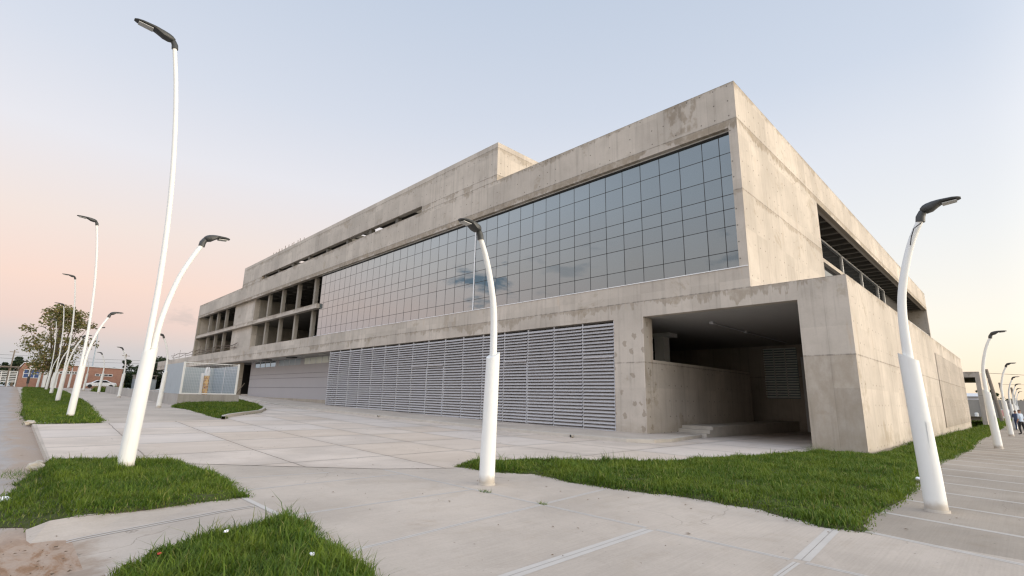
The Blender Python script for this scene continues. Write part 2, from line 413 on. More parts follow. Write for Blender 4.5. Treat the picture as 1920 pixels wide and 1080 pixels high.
def leaf_mat(name, stops):
    t = NT(name); r = t.n('ShaderNodeNewGeometry').outputs['Random Per Island']
    c = t.ramp(r, stops); tr = t.n('ShaderNodeBsdfTranslucent'); t.link(c, tr.inputs['Color'])
    t.link(c, t.b.inputs['Base Color']); t.b.inputs['Roughness'].default_value = .6
    mx = t.n('ShaderNodeMixShader'); mx.inputs[0].default_value = .35
    t.link(t.b.outputs[0], mx.inputs[1]); t.link(tr.outputs[0], mx.inputs[2]); t.link(mx.outputs[0], t.out.inputs[0])
    return t.mat
M['leaf_autumn'] = leaf_mat('autumn_leaves', [(0, (.085, .105, .03, 1)), (.45, (.165, .165, .045, 1)), (.8, (.27, .225, .07, 1)), (1, (.27, .17, .07, 1))])
M['leaf_dark'] = leaf_mat('dark_leaves', [(0, (.012, .028, .010, 1)), (.6, (.028, .050, .016, 1)), (1, (.06, .08, .025, 1))])
M['bark'] = simple('bark', (.16, .12, .085, 1), .95, var=.4, scale=6)
def brick_mat():
    t = NT('red_brickwork'); P = t.obj(); x, y, z = t.xyz(P)
    b = t.n('ShaderNodeTexBrick'); t.link(t.comb(t.m('ADD', x, y), z, 0.), b.inputs['Vector']); b.inputs['Scale'].default_value = 1.
    b.inputs['Color1'].default_value = (.33, .145, .095, 1); b.inputs['Color2'].default_value = (.42, .20, .135, 1)
    b.inputs['Mortar'].default_value = (.36, .27, .22, 1); b.inputs['Mortar Size'].default_value = .012
    b.inputs['Brick Width'].default_value = .26; b.inputs['Row Height'].default_value = .08
    n = t.noise(P, .7, 5)
    c = t.mix(t.m('MULTIPLY', t.map(n, .45, .7), .4), b.outputs['Color'], (.27, .13, .095, 1))
    return t.done(c, .9, 0., .2)
M['brick'] = brick_mat()
M['wood'] = simple('grey_wood', (.20, .165, .13, 1), .9, var=.3, scale=5)
M['orange'] = simple('orange_board', (.40, .13, .03, 1), .8)
M['steel_bar'] = simple('rusty_bar', (.11, .075, .055, 1), .9, var=.3)
M['car_paint'] = simple('white_car_paint', (.72, .73, .74, 1), .25, var=.02)
M['rubber'] = simple('black_rubber', (.02, .02, .02, 1), .8)
M['blue_win'] = simple('blue_shutter', (.035, .075, .20, 1), .5, var=.2)
M['blockwall'] = simple('grey_block_wall', (.27, .25, .22, 1), .9, var=.15, scale=.8)
M['pink'] = simple('pink_print', (.60, .30, .27, 1), .7, var=.35, scale=2.5)
M['paper'] = simple('white_paper', (.78, .78, .80, 1), .8)
M['red_petal'] = simple('red_petal', (.45, .05, .03, 1), .7)
M['stone'] = simple('rubble_stone', (.40, .36, .30, 1), .9, var=.25, scale=7)

# ------------------------------------------------------------------ camera
cam_d = bpy.data.cameras.new('camera'); cam = bpy.data.objects.new('camera', cam_d); COL.objects.link(cam)
yaw, pit, rol = 0.793702, 0.215923, 0.0213027
cy, sy, cp, spn = math.cos(yaw), math.sin(yaw), math.cos(pit), math.sin(pit)
fw = Vector((-sy*cp, cy*cp, spn)); rt = Vector((cy, sy, 0)); up = rt.cross(fw)
r2 = math.cos(rol)*rt + math.sin(rol)*up; u2 = -math.sin(rol)*rt + math.cos(rol)*up
mw = Matrix((r2, u2, -fw)).transposed().to_4x4(); mw.translation = (0, 0, 1.6)
cam.matrix_world = mw
cam_d.sensor_width = 36; cam_d.lens = 930.9/1920*36; cam_d.clip_end = 3000; cam_d.clip_start = .05
scene.camera = cam

# ================================================================== BUILDING
YF, XM = 20.07, -7.0
bld = empty('concrete_building', (XM, YF, 0), 'large weathered bare concrete building with glass curtain wall and grey louvres', 'building')
def part(name, mb, mat, label=None, parent=None, bevel=0, smooth=False):
    return mb.build(name, mat, parent or bld, label, smooth, bevel)
T = .43
c, ci = M['conc'], M['conc_in']
part('parapet', MB().box(-93.7, -7.0, YF, YF+T, 13.1, 15.2), c)
m = MB().box(-72.3, -22, YF, YF+T, 15.72, 17.9).box(-72.3, -65, YF, YF+T, 15.2, 15.72).box(-30.4, -22, YF, YF+T, 15.2, 15.72)
m.box(-22.4, -22, YF+T, 36, 15.2, 17.9).box(-72.3, -71.9, YF+T, 36, 15.2, 17.9).box(-71.9, -22.4, 35.6, 36, 13.9, 17.9)
part('rooftop_storey', m, c)
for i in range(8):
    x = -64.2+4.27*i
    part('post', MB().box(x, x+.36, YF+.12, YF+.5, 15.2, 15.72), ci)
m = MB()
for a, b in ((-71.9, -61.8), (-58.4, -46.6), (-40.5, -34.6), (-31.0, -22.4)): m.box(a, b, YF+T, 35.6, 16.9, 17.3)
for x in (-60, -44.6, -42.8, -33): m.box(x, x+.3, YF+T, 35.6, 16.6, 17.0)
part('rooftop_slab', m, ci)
m = MB().box(-120, -3.8, YF, YF+T, 5.32, 6.04).box(-120, -7.0, YF, YF+T, 6.04, 6.92)
part('floor_band', m, c)
part('canopy_slab', MB().box(-120, -44, YF+T, 32, 5.32, 5.9).box(-120, -93.7, YF+T, 32, 5.9, 6.92), M['soffit'])
for x in (-117.5, -110, -103, -96.5): part('canopy_column', MB().box(x, x+.5, 21.5, 22.0, 0, 5.32), ci)
part('canopy_back_wall', MB().box(-120, -78.5, 31.6, 32, 0, 5.32), M['dark_room'])
part('pier', MB().box(-13.4, -11.8, YF, 20.83, -.5, 5.32), M['conc_spot'], 'concrete pier with dark leopard-like damp spots')
part('portal_pier', MB().box(-5.4, -3.8, YF, 20.83, -.5, 5.32), c)
part('corner_fin', MB().box(-7.36, -7.0, YF, YF+T, 6.92, 13.1), c)
part('end_fin', MB().box(-93.7, -93.2, YF, YF+T, 6.92, 13.1), M['conc_tan'])
part('end_wall', MB().box(-93.7, -93.2, YF+T, 34, 6.92, 15.2), c)
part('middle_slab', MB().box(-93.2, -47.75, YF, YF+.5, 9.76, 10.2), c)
part('inner_slab', MB().box(-93.2, -47.75, YF+.5, 34, 9.76, 10.2), ci)  # same slab behind its edge, in the shade-darkened concrete
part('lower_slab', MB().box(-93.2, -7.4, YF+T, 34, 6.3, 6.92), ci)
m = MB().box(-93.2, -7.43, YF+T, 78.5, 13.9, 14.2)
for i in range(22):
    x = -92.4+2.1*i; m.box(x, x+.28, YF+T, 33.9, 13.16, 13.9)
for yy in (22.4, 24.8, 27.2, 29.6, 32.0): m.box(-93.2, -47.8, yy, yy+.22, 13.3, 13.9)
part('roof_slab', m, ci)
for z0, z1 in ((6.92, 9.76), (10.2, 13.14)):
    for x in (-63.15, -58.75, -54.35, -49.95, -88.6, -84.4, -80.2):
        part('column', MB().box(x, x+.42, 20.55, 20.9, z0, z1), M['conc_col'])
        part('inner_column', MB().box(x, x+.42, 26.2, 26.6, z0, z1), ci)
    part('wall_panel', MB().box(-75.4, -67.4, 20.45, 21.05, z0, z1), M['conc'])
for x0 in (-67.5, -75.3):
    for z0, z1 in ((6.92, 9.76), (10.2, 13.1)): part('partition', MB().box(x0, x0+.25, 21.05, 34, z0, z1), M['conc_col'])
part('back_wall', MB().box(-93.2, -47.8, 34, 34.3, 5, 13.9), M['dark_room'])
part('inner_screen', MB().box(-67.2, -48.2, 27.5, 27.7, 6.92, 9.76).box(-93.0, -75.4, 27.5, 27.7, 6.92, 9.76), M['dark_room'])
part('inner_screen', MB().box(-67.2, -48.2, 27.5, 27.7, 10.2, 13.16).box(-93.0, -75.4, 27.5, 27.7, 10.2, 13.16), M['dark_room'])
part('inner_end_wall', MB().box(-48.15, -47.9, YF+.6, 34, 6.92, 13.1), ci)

# ---- curtain wall
root = None
xs = [-7.36, -7.94, -8.71, -9.80] + [-10.83-1.03*k for k in range(36)]
xs = [x for x in xs if x > -47.5] + [-47.75]
zs = [6.86, 7.70, 8.80, 9.56, 10.20, 11.06, 12.10, 12.98]
GY = YF+.31
g = MB()
for i in range(len(xs)-1):
    for j in range(len(zs)-1):
        a, b = xs[i+1], xs[i]; z0, z1 = zs[j], zs[j+1]
        t1, t2 = rnd.gauss(0, .0022), rnd.gauss(0, .0020)
        w, h = b-a, z1-z0
        g.quad((a, GY-t1*w/2-t2*h/2, z0), (b, GY+t1*w/2-t2*h/2, z0), (b, GY+t1*w/2+t2*h/2, z1), (a, GY-t1*w/2+t2*h/2, z1))
cw = part('curtain_wall', g, M['glass'])
m = MB()
for i, x in enumerate(xs):
    m.box(x-.015, x+.015, GY-.005, GY+.10, 6.86, 12.98)
for z in zs[1:-1]: m.box(-47.75, -7.36, GY-.005, GY+.09, z-.014, z+.014)
m.box(-47.75, -7.36, GY-.05, GY+.12, 12.98, 13.1)
part('mullions', m, M['frame'], parent=cw)
part('flashing', MB().box(-47.75, -7.36, GY-.075, GY-.052, 13.05, 13.099).box(-47.75, -7.02, YF-.025, YF+.0, 6.90, 6.935), M['white_flash'], parent=cw)
part('cover_strip', MB().box(-24.31, -24.21, GY-.03, GY-.0185, 6.93, 12.98), M['white_flash'], 'pale strip over one mullion', parent=cw)
part('glass_backing', MB().box(-47.75, -7.4, GY+.14, GY+.2, 6.92, 13.1), M['dark'])

# ---- louvres
LX0, LX1 = -43.8, -13.42; NP = 16; pw = (LX1-LX0)/NP
doors = {15: 3.45, 12: 3.45, 8: 3.45, 7: 3.45}
for i in range(NP):
    a = LX0+i*pw+.035; b = LX0+(i+1)*pw-.035; m = MB(); z = .12
    while z < 5.2:
        brk = doors.get(i)
        if brk and abs(z-brk) < .0825: m.box(a, b, YF-.012, YF+.03, z+.125, z+.165)
        if True:
            pts = [(YF+.005, z+.006), (YF+.012, z-.012), (YF+.05, z+.008), (YF+.125, z+.112), (YF+.112, z+.124), (YF+.040, z+.030)]
            m.prism(pts, 'x', a, b)
        z += .165
    part('louvre_panel', m, M['louvre'])
    fm = MB().box(a-.033, a-.003, YF+.05, YF+.16, .05, 5.3)
    if i in doors: fm.box(b+.002, b+.02, YF+.02, YF+.05, .05, doors[i]).box(a-.02, a-.002, YF+.02, YF+.048, .05, doors[i])
    part('louvre_frame', fm, M['alu'])
part('louvre_frame', MB().box(LX1-.03, LX1-.003, YF+.05, YF+.16, .05, 5.3), M['alu'])
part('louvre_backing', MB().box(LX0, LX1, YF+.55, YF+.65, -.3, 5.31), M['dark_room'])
part('louvre_end_wall', MB().box(LX0-.02, LX0, YF+.1, 22, -.2, 5.31), M['panel_grey'])

# ---- grey cladding wall and entrance under the band
gw = MB().box(-70.75, -43.85, 22, 22.3, .95, 4.55)
wall = part('cladding_wall', gw, M['panel_grey'])
m = MB()
for z in (2.10, 3.14, 3.62): m.box(-70.75, -43.85, 21.985, 21.999, z-.012, z+.012)
part('cladding_joint', m, M['frame'], parent=wall)
part('cladding_base', MB().box(-70.7, -43.9, 21.92, 22.25, -.2, .95), M['conc_tan'])
part('cladding_top', MB().box(-70.75, -43.85, 22.0, 22.3, 5.22, 5.32).box(-70.75, -69.3, 22, 22.3, 4.55, 5.22).box(-62.2, -61.2, 22, 22.3, 4.55, 5.22).box(-54.9, -54.0, 22, 22.3, 4.55, 5.22).box(-46.8, -46.2, 22, 22.3, 4.55, 5.22), M['panel_grey'])
M['pale_win'] = simple('reflection_pale_window', (.62, .64, .55, 1), .3, var=.2, scale=.7)  # pale base colour stands in for the bright reflection on this strip window
for a, b, mt in ((-69.3, -62.2, 'glass'), (-61.2, -54.9, 'zinc'), (-54.0, -46.8, 'pale_win'), (-46.2, -43.85, 'win')):
    w = part('strip_window', MB().box(a, b, 22.05, 22.09, 4.55, 5.22), M[mt])
    n = max(1, round((b-a)/1.6))
    for k in range(n+1):
        x = a+(b-a)*k/n; part('frame_bar', MB().box(x-.03, x+.03, 22.01, 22.049, 4.56, 5.21), M['alu'], parent=w)
for x in (-66, -60.5, -53, -48): part('soffit_light', MB().box(x, x+1.1, 20.9, 21.3, 5.24, 5.318), M['lens'])
for x in (-63.5, -56): part('soffit_vent', MB().box(x, x+1.6, 20.8, 21.4, 5.2, 5.318), M['frame'])
part('entrance_column', MB().box(-75.9, -73.0, 21.2, 21.8, .5, 5.32), M['conc_tan'])
part('entrance_back', MB().box(-78.4, -70.8, 26, 26.2, .5, 5.32), M['dark'])
part('entrance_return', MB().box(-70.9, -70.76, 22.3, 26, .5, 5.32), M['dark'])
part('entrance_jamb', MB().box(-78.6, -78.3, 21.5, 31.6, .5, 5.32), M['dark_room'])

# ---- portal (covered drive-in) on the right
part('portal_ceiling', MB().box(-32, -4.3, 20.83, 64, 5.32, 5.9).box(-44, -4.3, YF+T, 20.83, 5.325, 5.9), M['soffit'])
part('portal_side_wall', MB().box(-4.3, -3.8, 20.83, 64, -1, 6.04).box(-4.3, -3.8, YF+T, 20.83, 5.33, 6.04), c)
m = MB(); y = 43.2
while y < 63.4: m.box(-3.8, -3.745, y, y+.26, .25, 5.05); y += .40
part('ribbed_cladding', m, c)
part('wall_footing', MB().box(-3.8, -3.62, YF+.3, 27, -1.2, .035), M['conc_tan'])
low = part('low_wall', MB().box(-12.1, -11.8, 20.83, 32.5, -.4, 3.40), M['conc'])
m = MB().box(-11.8, -10.3, 23.3, 36, -.3, .45)
for k in range(2): m.box(-11.8, -10.3, 22.6+.35*k, 22.95+.35*k, -.3, .15+.15*k)
part('raised_walk', m, M['kerb'])
BY = 36.
bw = MB().box(-20, -12.1, BY, BY+.3, -.6, 5.32).box(-12.1, -10.05, BY, BY+.3, -.6, 1.86).box(-10.05, -9.6, BY, BY+.3, -.6, 5.32).box(-8.4, -4.3, BY, BY+.3, -.6, 5.32).box(-12.1, -10.05, BY, BY+.3, 5.1, 5.32).box(-9.6, -8.4, BY, BY+.3, 4.5, 5.32)
part('portal_back_wall', bw, M['conc'])
m = MB(); z = 1.92
while z < 5.06: m.box(-12.08, -10.07, BY-.12, BY-.03, z, z+.085); z += .165
M['grille'] = simple('pale_grille', (.82, .85, .80, 1), .6, var=.03)
gr = part('window_grille', m, M['grille'])
for x in (-11.45, -10.75): part('grille_bar', MB().box(x, x+.06, BY-.18, BY-.121, 1.9, 5.08), M['white_paint'], parent=gr)
part('grille_window', MB().box(-12.1, -10.05, BY+.2, BY+.22, 1.86, 5.1), M['zinc'])
part('dark_door', MB().box(-9.6, -8.4, BY+.1, BY+.15, -.5, 4.5), M['win'])
part('door_post', MB().box(-9.8, -9.62, BY-.2, BY-.001, -.5, 4.5), M['white_flash'])
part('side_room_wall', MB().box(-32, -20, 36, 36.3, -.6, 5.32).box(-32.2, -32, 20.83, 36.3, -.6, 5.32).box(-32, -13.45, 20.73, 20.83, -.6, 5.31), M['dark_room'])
sc_ = part('service_column', MB().box(-14.5, -13.9, 25.8, 26.4, -.3, 5.1), M['white_paint'])
part('column_head', MB().box(-14.9, -13.5, 25.6, 26.6, 5.1, 5.31), M['white_paint'], parent=sc_)
part('ceiling_pipe', MB().tube([(-10.07, 23.6, 5.26), (-10.02, 34, 5.26)], .03, 8).box(-10.15, -9.98, 23.3, 23.6, 5.2, 5.319).box(-10.1, -9.95, 27.4, 27.7, 5.2, 5.319), M['alu'])

# ---- right-hand side of the main block
part('side_wall', MB().box(-7.4, -7.0, YF+T, 31.75, 5.9, 13.1), c)
part('side_parapet', MB().box(-7.43, -7.0, YF+T, 78.9, 13.1, 15.2), c)
part('far_end_wall', MB().box(-24, -7.0, 78.4, 78.9, 4, 13.1), c)
part('far_end_parapet', MB().box(-24, -7.43, 78.4, 78.9, 13.1, 15.2), c)
m = MB(); y = 32.3
while y < 78:
    m.box(-12, -7.43, y, y+.34, 13.08, 13.9); y += 1.55
part('ceiling_beams', m, ci)
sg = part('side_glazing', MB().box(-8.76, -8.72, 31.75, 62, 5.9, 13.05), M['win'])
m = MB()
for y in (31.8, 38.0, 44.9, 51.8, 58.8, 61.9): m.box(-8.72, -8.62, y, y+.16, 5.9, 13.05)
m.box(-8.70, -8.62, 31.8, 62, 12.98, 13.06)
part('window_frame', m, M['white_flash'], parent=sg)
part('window_sill', MB().box(-8.72, -8.45, 31.75, 62, 11.15, 11.42), c, parent=sg)
part('terrace_end_wall', MB().box(-20, -8.72, 62.1, 62.4, 5.9, 13.9), M['dark_room'])
m = MB()
for z in (6.5, 6.85, 7.2): m.tube([(-4.1, 63.8, z), (-4.1, 40, z)], .025, 6)
for y in (40, 44, 48, 52, 56, 60, 63.8): m.tube([(-4.1, y, 6.04), (-4.1, y, 7.2)], .025, 6)
part('handrail', MB().tube([(-7.2, 62.5, 10.0), (-7.2, 78.3, 10.0)], .03, 6).tube([(-7.2, 62.5, 9.6), (-7.2, 78.3, 9.6)], .03, 6).tube([(-7.2, 70, 5.9), (-7.2, 70, 10.)], .03, 6), M['alu'])
part('inner_block', MB().box(-40, -8.85, 31.75, 78, 5.9, 13.05), M['dark_room'])
part('rear_terrace', MB().box(-40, -7.0, 64.0, 78.9, 5.5, 5.9), c)
for i in range(11):
    x = -62.5+i*.9+rnd.random()*.4; h = .18+rnd.random()*.25
    part('starter_bar', MB().tube([(x, YF+.2, 17.95), (x+rnd.uniform(-.1, .1), YF+.2, 17.98+h)], .03, 5), M['steel_bar'])

# ================================================================== GROUND
def frange(a, b, s):
    n = max(1, int(round((b-a)/s))); return [a+(b-a)*i/n for i in range(n+1)]
gx = frange(-700, -150, 50)+frange(-140, 20, 4)+frange(30, 400, 40)
gy = frange(-400, -40, 40)+frange(-30, 160, 4)+frange(180, 900, 60)
def ground_mat():
    t = NT('dry_ground'); P = t.pos(); n = t.noise(P, .12, 6, .65); f = t.noise(P, 4, 5)
    c = t.mix(t.map(n, .4, .6), (.20, .165, .115, 1), (.10, .12, .045, 1))
    return t.done(t.mix(f, c, (.16, .14, .09, 1)), .95)
M['ground'] = ground_mat()
sheet('ground', M['ground'], gx, gy, -.30)
EDGE = .86
sheet('road', M['road'], frange(-135, -6, 3)+frange(-5, 12, 1), frange(-16, -2, 2)+[-1, -.4, .2, .6, EDGE], -.12)
sheet('cross_road', M['road'], frange(-121, -112, 1.5), frange(EDGE, 60, 4), -.10)
wx = frange(-112, -9, 2.5)+[-8.6, -7.9, -6.6, -5.9, -4, -2, 0, 2, 4, 6, 9]; wy = [EDGE, 2.0, 2.7]+frange(3.5, 8, 1.5)+frange(9.5, 22, 1.25)+frange(25, 160, 5)
def wkeep(x, y):
    if -8.6 < x < -5.9 and y < 2.7: return False
    if y > 22.2: return False
    if x > -2 and y > 8: return False
    return True
sheet('sidewalk', M['walk'], wx, wy, 0., wkeep)
sheet('right_walkway', M['walk_dim'], [-2.2, -1, 0, 2, 4, 6, 9], [20.5, 22, 23.5]+frange(25, 160, 5), 0.)
sheet('right_walkway', M['walk_dim'], [-2, 0, 2, 4, 6, 9], frange(8, 20.5, 1.25), 0.)
# low kerb face along the street edge
m = MB()
xk = frange(-112, -8.6, 1.5)
for a, b in zip(xk[:-1], xk[1:]):
    za, zb = zf(a, EDGE), zf(b, EDGE)
    m.quad((a, EDGE-.003, za-.2), (b, EDGE-.003, zb-.2), (b, EDGE-.003, zb+.004), (a, EDGE-.003, za+.004))
m.quad((-5.9, EDGE-.003, -.2), (9, EDGE-.003, -.2), (9, EDGE-.003, .003), (-5.9, EDGE-.003, .003))
struct(m.build('street_kerb', M['kerb']))
# dropped ramp between the two near lawns
m = MB()
RX = [-8.64, -7.9, -7.25, -6.6, -5.86]; RY = [2.74, 2.3, 1.5, .9, .62, .42]
def rz(i, j):
    x, y = RX[i], RY[j]; t_ = min(1, max(0, (2.5-y)/1.75)); low = -.118*t_-(.02 if y < .7 else 0)
    side = -.02*max(0, (.9-y)/.3) if y < .9 else 0
    return zf(x, max(y, .9)) + (side-.06*(y < .5) if i in (0, 4) else low)
for i in range(4):
    for j in range(5): m.quad(*[(RX[a], RY[b], rz(a, b)) for a, b in ((i, j), (i+1, j), (i+1, j+1), (i, j+1))])
for e in (0, 4):
    for j in range(5): m.quad((RX[e], RY[j], rz(e, j)), (RX[e], RY[j+1], rz(e, j+1)), (RX[e], RY[j+1], -.2), (RX[e], RY[j], -.2))
for i in range(4): m.quad((RX[i], RY[5], rz(i, 5)), (RX[i+1], RY[5], rz(i+1, 5)), (RX[i+1], RY[5], -.2), (RX[i], RY[5], -.2))
struct(m.build('kerb_ramp', M['ramp']))
m = MB()
for k in range(4):
    a, b = RY[k], RY[k+1]
    for sx in (-7.93, -7.84): m.quad((sx, a, rz(1, k)+.005), (sx+.035, a, rz(1, k)+.005), (sx+.035, b, rz(1, k+1)+.005), (sx, b, rz(1, k+1)+.005))
m.quad((-8.6, 2.76, zf(-8.6, 2.7)+.005), (-5.9, 2.76, zf(-5.9, 2.7)+.005), (-5.9, 2.84, zf(-5.9, 2.7)+.005), (-8.6, 2.84, zf(-8.6, 2.7)+.005))
struct(m.build('ramp_margin', M['smooth']))
def wobble(poly, amp, n=6, seed=1):
    r = random.Random(seed); out = []
    for i, p in enumerate(poly):
        q = poly[(i+1) % len(poly)]
        for k in range(n):
            t = k/n; x = p[0]+(q[0]-p[0])*t; y = p[1]+(q[1]-p[1])*t
            out.append((x+r.uniform(-amp, amp), y+r.uniform(-amp, amp)))
    return out
# cast forecourt slabs
fc = [(-27, .98), (-15.05, .90), (-13.07, 3.02), (-11.28, 4.73), (-9.96, 6.03), (-9.2, 7.3), (-9.5, 8.3), (-9.26, 9.24), (-6.87, 12.33), (-6.58, 13.53), (-5.99, 15.71), (-5.4, 19), (-5.45, 22),
      (-5.0, 35.9), (-10.3, 35.9), (-10.3, 22.6), (-9.75, 18.2), (-10.6, 16.72), (-12.5, 16.6), (-40.6, 16.55), (-46, 16.9), (-51, 17.5), (-58, 18.6), (-65, 19.7), (-72, 20.6), (-74, 19.4), (-62, 17.2), (-52, 15.4), (-40, 13.4), (-34, 11.6), (-30.2, 8.7), (-28.3, 7.95), (-26.9, 3.0)]
poly_sheet('forecourt', M['slab'], fc, .005, 1.5)
# scored joints of the pavements
m = MB()
def strip(pts, w=.035, light=True):
    for a, b in zip(pts[:-1], pts[1:]):
        n = max(1, int(math.hypot(b[0]-a[0], b[1]-a[1])/1.2))
        d = Vector((b[0]-a[0], b[1]-a[1])).normalized(); nn = Vector((-d.y, d.x))
        for k in range(n):
            p = (a[0]+(b[0]-a[0])*k/n, a[1]+(b[1]-a[1])*k/n); q = (a[0]+(b[0]-a[0])*(k+1)/n, a[1]+(b[1]-a[1])*(k+1)/n)
            zp, zq = zf(*p), zf(*q)
            for s0, s1, mt, off in (((-w, w, 0, .0016), (-.003, .003, 1, .003)) if light else ((-.008, .008, 1, .008),)):
                m.quad((p[0]+nn.x*s0, p[1]+nn.y*s0, zp+off), (q[0]+nn.x*s0, q[1]+nn.y*s0, zq+off), (q[0]+nn.x*s1, q[1]+nn.y*s1, zq+off), (p[0]+nn.x*s1, p[1]+nn.y*s1, zp+off), mt)
strip([(-5.05, 1.6), (-5.14, 3.05), (-5.24, 4.14), (-5.38, 6.03)]); strip([(-5.40, 6.08), (-5.55, 7.9)])
strip([(-9.9, 6.0), (-5.45, 6.04)]); strip([(-5.33, 6.04), (-3.62, 6.05)]); strip([(-3.48, 6.05), (-1.95, 6.06)]); strip([(-1.8, 6.06), (8, 6.0)])
strip([(-3.49, 1.2), (-3.55, 5.99)], .075); strip([(-1.86, 6.12), (-1.98, 7.9)], .075); strip([(-1.82, 1.2), (-1.87, 6.0)])
yl = 8.11
for k in range(34):
    strip([(-2.0, yl+.07), (8, yl-2.2)], .05, True); yl += 1.6
strip([(-10.9, 1.2), (-10.2, 4.9)]); strip([(-9.2, 2.9), (-9.19, 6.0)]); strip([(-7.02, 2.9), (-6.98, 6.0)])
for k in range(30):
    x = -29.6-2.6*k; strip([(x, 1.0), (x, 9)], .02)
strip([(-15.0, .95), (-13.07, 3.02), (-11.28, 4.73), (-9.96, 6.03), (-9.2, 7.4)], .03, False)
struct(m.build('pavement_joints', [M['smooth'], M['joint']]))

# raised pavement along the facade with its kerb
m = MB()
kx = [(-10.45, 22.5), (-10.15, 20.5), (-9.85, 18.6), (-10.0, 17.5), (-10.8, 16.85), (-12.5, 16.62), (-16, 16.6), (-20, 16.6), (-24, 16.6), (-28, 16.58), (-33, 16.56), (-40.6, 16.55), (-46, 16.9), (-51, 17.5), (-58, 18.6), (-65, 19.7), (-72, 20.6), (-84, 21.0), (-110, 21.2)]
kh = [.15]*12+[.13, .14, .16, .20, .28, .20, .02]
pb = (-13.6, 19.9)
def back(p, i):
    if i <= 2: return (-11.79, 22.6-.9*i) if i else (-11.79, 22.6)
    return (min(p[0], -11.79) if i < 5 else p[0], 20.06 if p[0] > -43.9 else 21.9)
for i in range(len(kx)-1):
    a, b = kx[i], kx[i+1]; za, zb = zf(*a), zf(*b); ha, hb = kh[i], kh[i+1]
    A, B = back(a, i), back(b, i+1)
    d = Vector((b[0]-a[0], b[1]-a[1])).normalized(); n = Vector((-d.y, d.x)) ; n = n if (n.x*(A[0]-a[0])+n.y*(A[1]-a[1])) > 0 else -n
    ai = (a[0]+n.x*.16, a[1]+n.y*.16); bi = (b[0]+n.x*.16, b[1]+n.y*.16)
    ae = (a[0]+n.x*.02, a[1]+n.y*.02); be = (b[0]+n.x*.02, b[1]+n.y*.02)
    m.quad((*a, za-.05), (*b, zb-.05), (*be, zb+hb-.015), (*ae, za+ha-.015), 0)
    m.quad((*ae, za+ha-.015), (*be, zb+hb-.015), (*bi, zb+hb), (*ai, za+ha), 0)
    wz = .10
    m.quad((*ai, za+ha-.004), (*bi, zb+hb-.004), (*B, zf(*B)+hb), (*A, zf(*A)+ha), 1)
rp = struct(m.build('raised_pavement', [M['kerb'], M['walk']]))
part('entrance_floor', MB().box(-120, -70.76, 21.9, 31.6, -.5, 1.22), M['walk'])
for x in (-28.4, -13.2):
    o = MB().tube([(x, 16.50, zf(x, 16.6)+.075), (x, 16.66, zf(x, 16.6)+.075)], .062, 14)
    o.tube([(x, 16.494, zf(x, 16.6)+.075), (x, 16.52, zf(x, 16.6)+.075)], .046, 14, 1)
    ob = o.build('drain_pipe', [M['kerb'], M['dark']])
    tag(ob, 'round drain hole in the kerb '+('left of the middle lamp post' if x < -20 else 'near the spotted concrete pier'), 'drain', 'drain holes in the facade kerb')

# mound kerb
def kerb_path(name, pts, h, w):
    m = MB()
    for i in range(len(pts)-1):
        a, b = Vector(pts[i]), Vector(pts[i+1]); d = (b-a).normalized(); n = Vector((-d.y, d.x))*w
        za, zb = zf(*a), zf(*b)
        for p, q, r_, s in (((a, za-.05), (b, zb-.05), (b+n*.15, zb+h), (a+n*.15, za+h)), ((a+n*.15, za+h), (b+n*.15, zb+h), (b+n, zb+h), (a+n, za+h)), ((a+n, za+h), (b+n, zb+h), (b+n, zb-.05), (a+n, za-.05))):
            m.quad(*[(t[0].x, t[0].y, t[1]) for t in (p, q, r_, s)])
    e = pts[0]; f = pts[-1]
    return struct(m.build(name, M['kerb']))
kerb_path('lawn_kerb', [(-28.3, 7.93), (-29.2, 8.2), (-30.4, 8.8), (-32.2, 10.0), (-34.3, 11.6), (-37.3, 12.9), (-39.4, 13.6)], .16, .2)
kerb_path('lawn_edge', [(-9.75, 8.25), (-9.3, 9.3), (-6.9, 12.4), (-6.6, 13.6), (-6.02, 15.75)], .05, -.12)

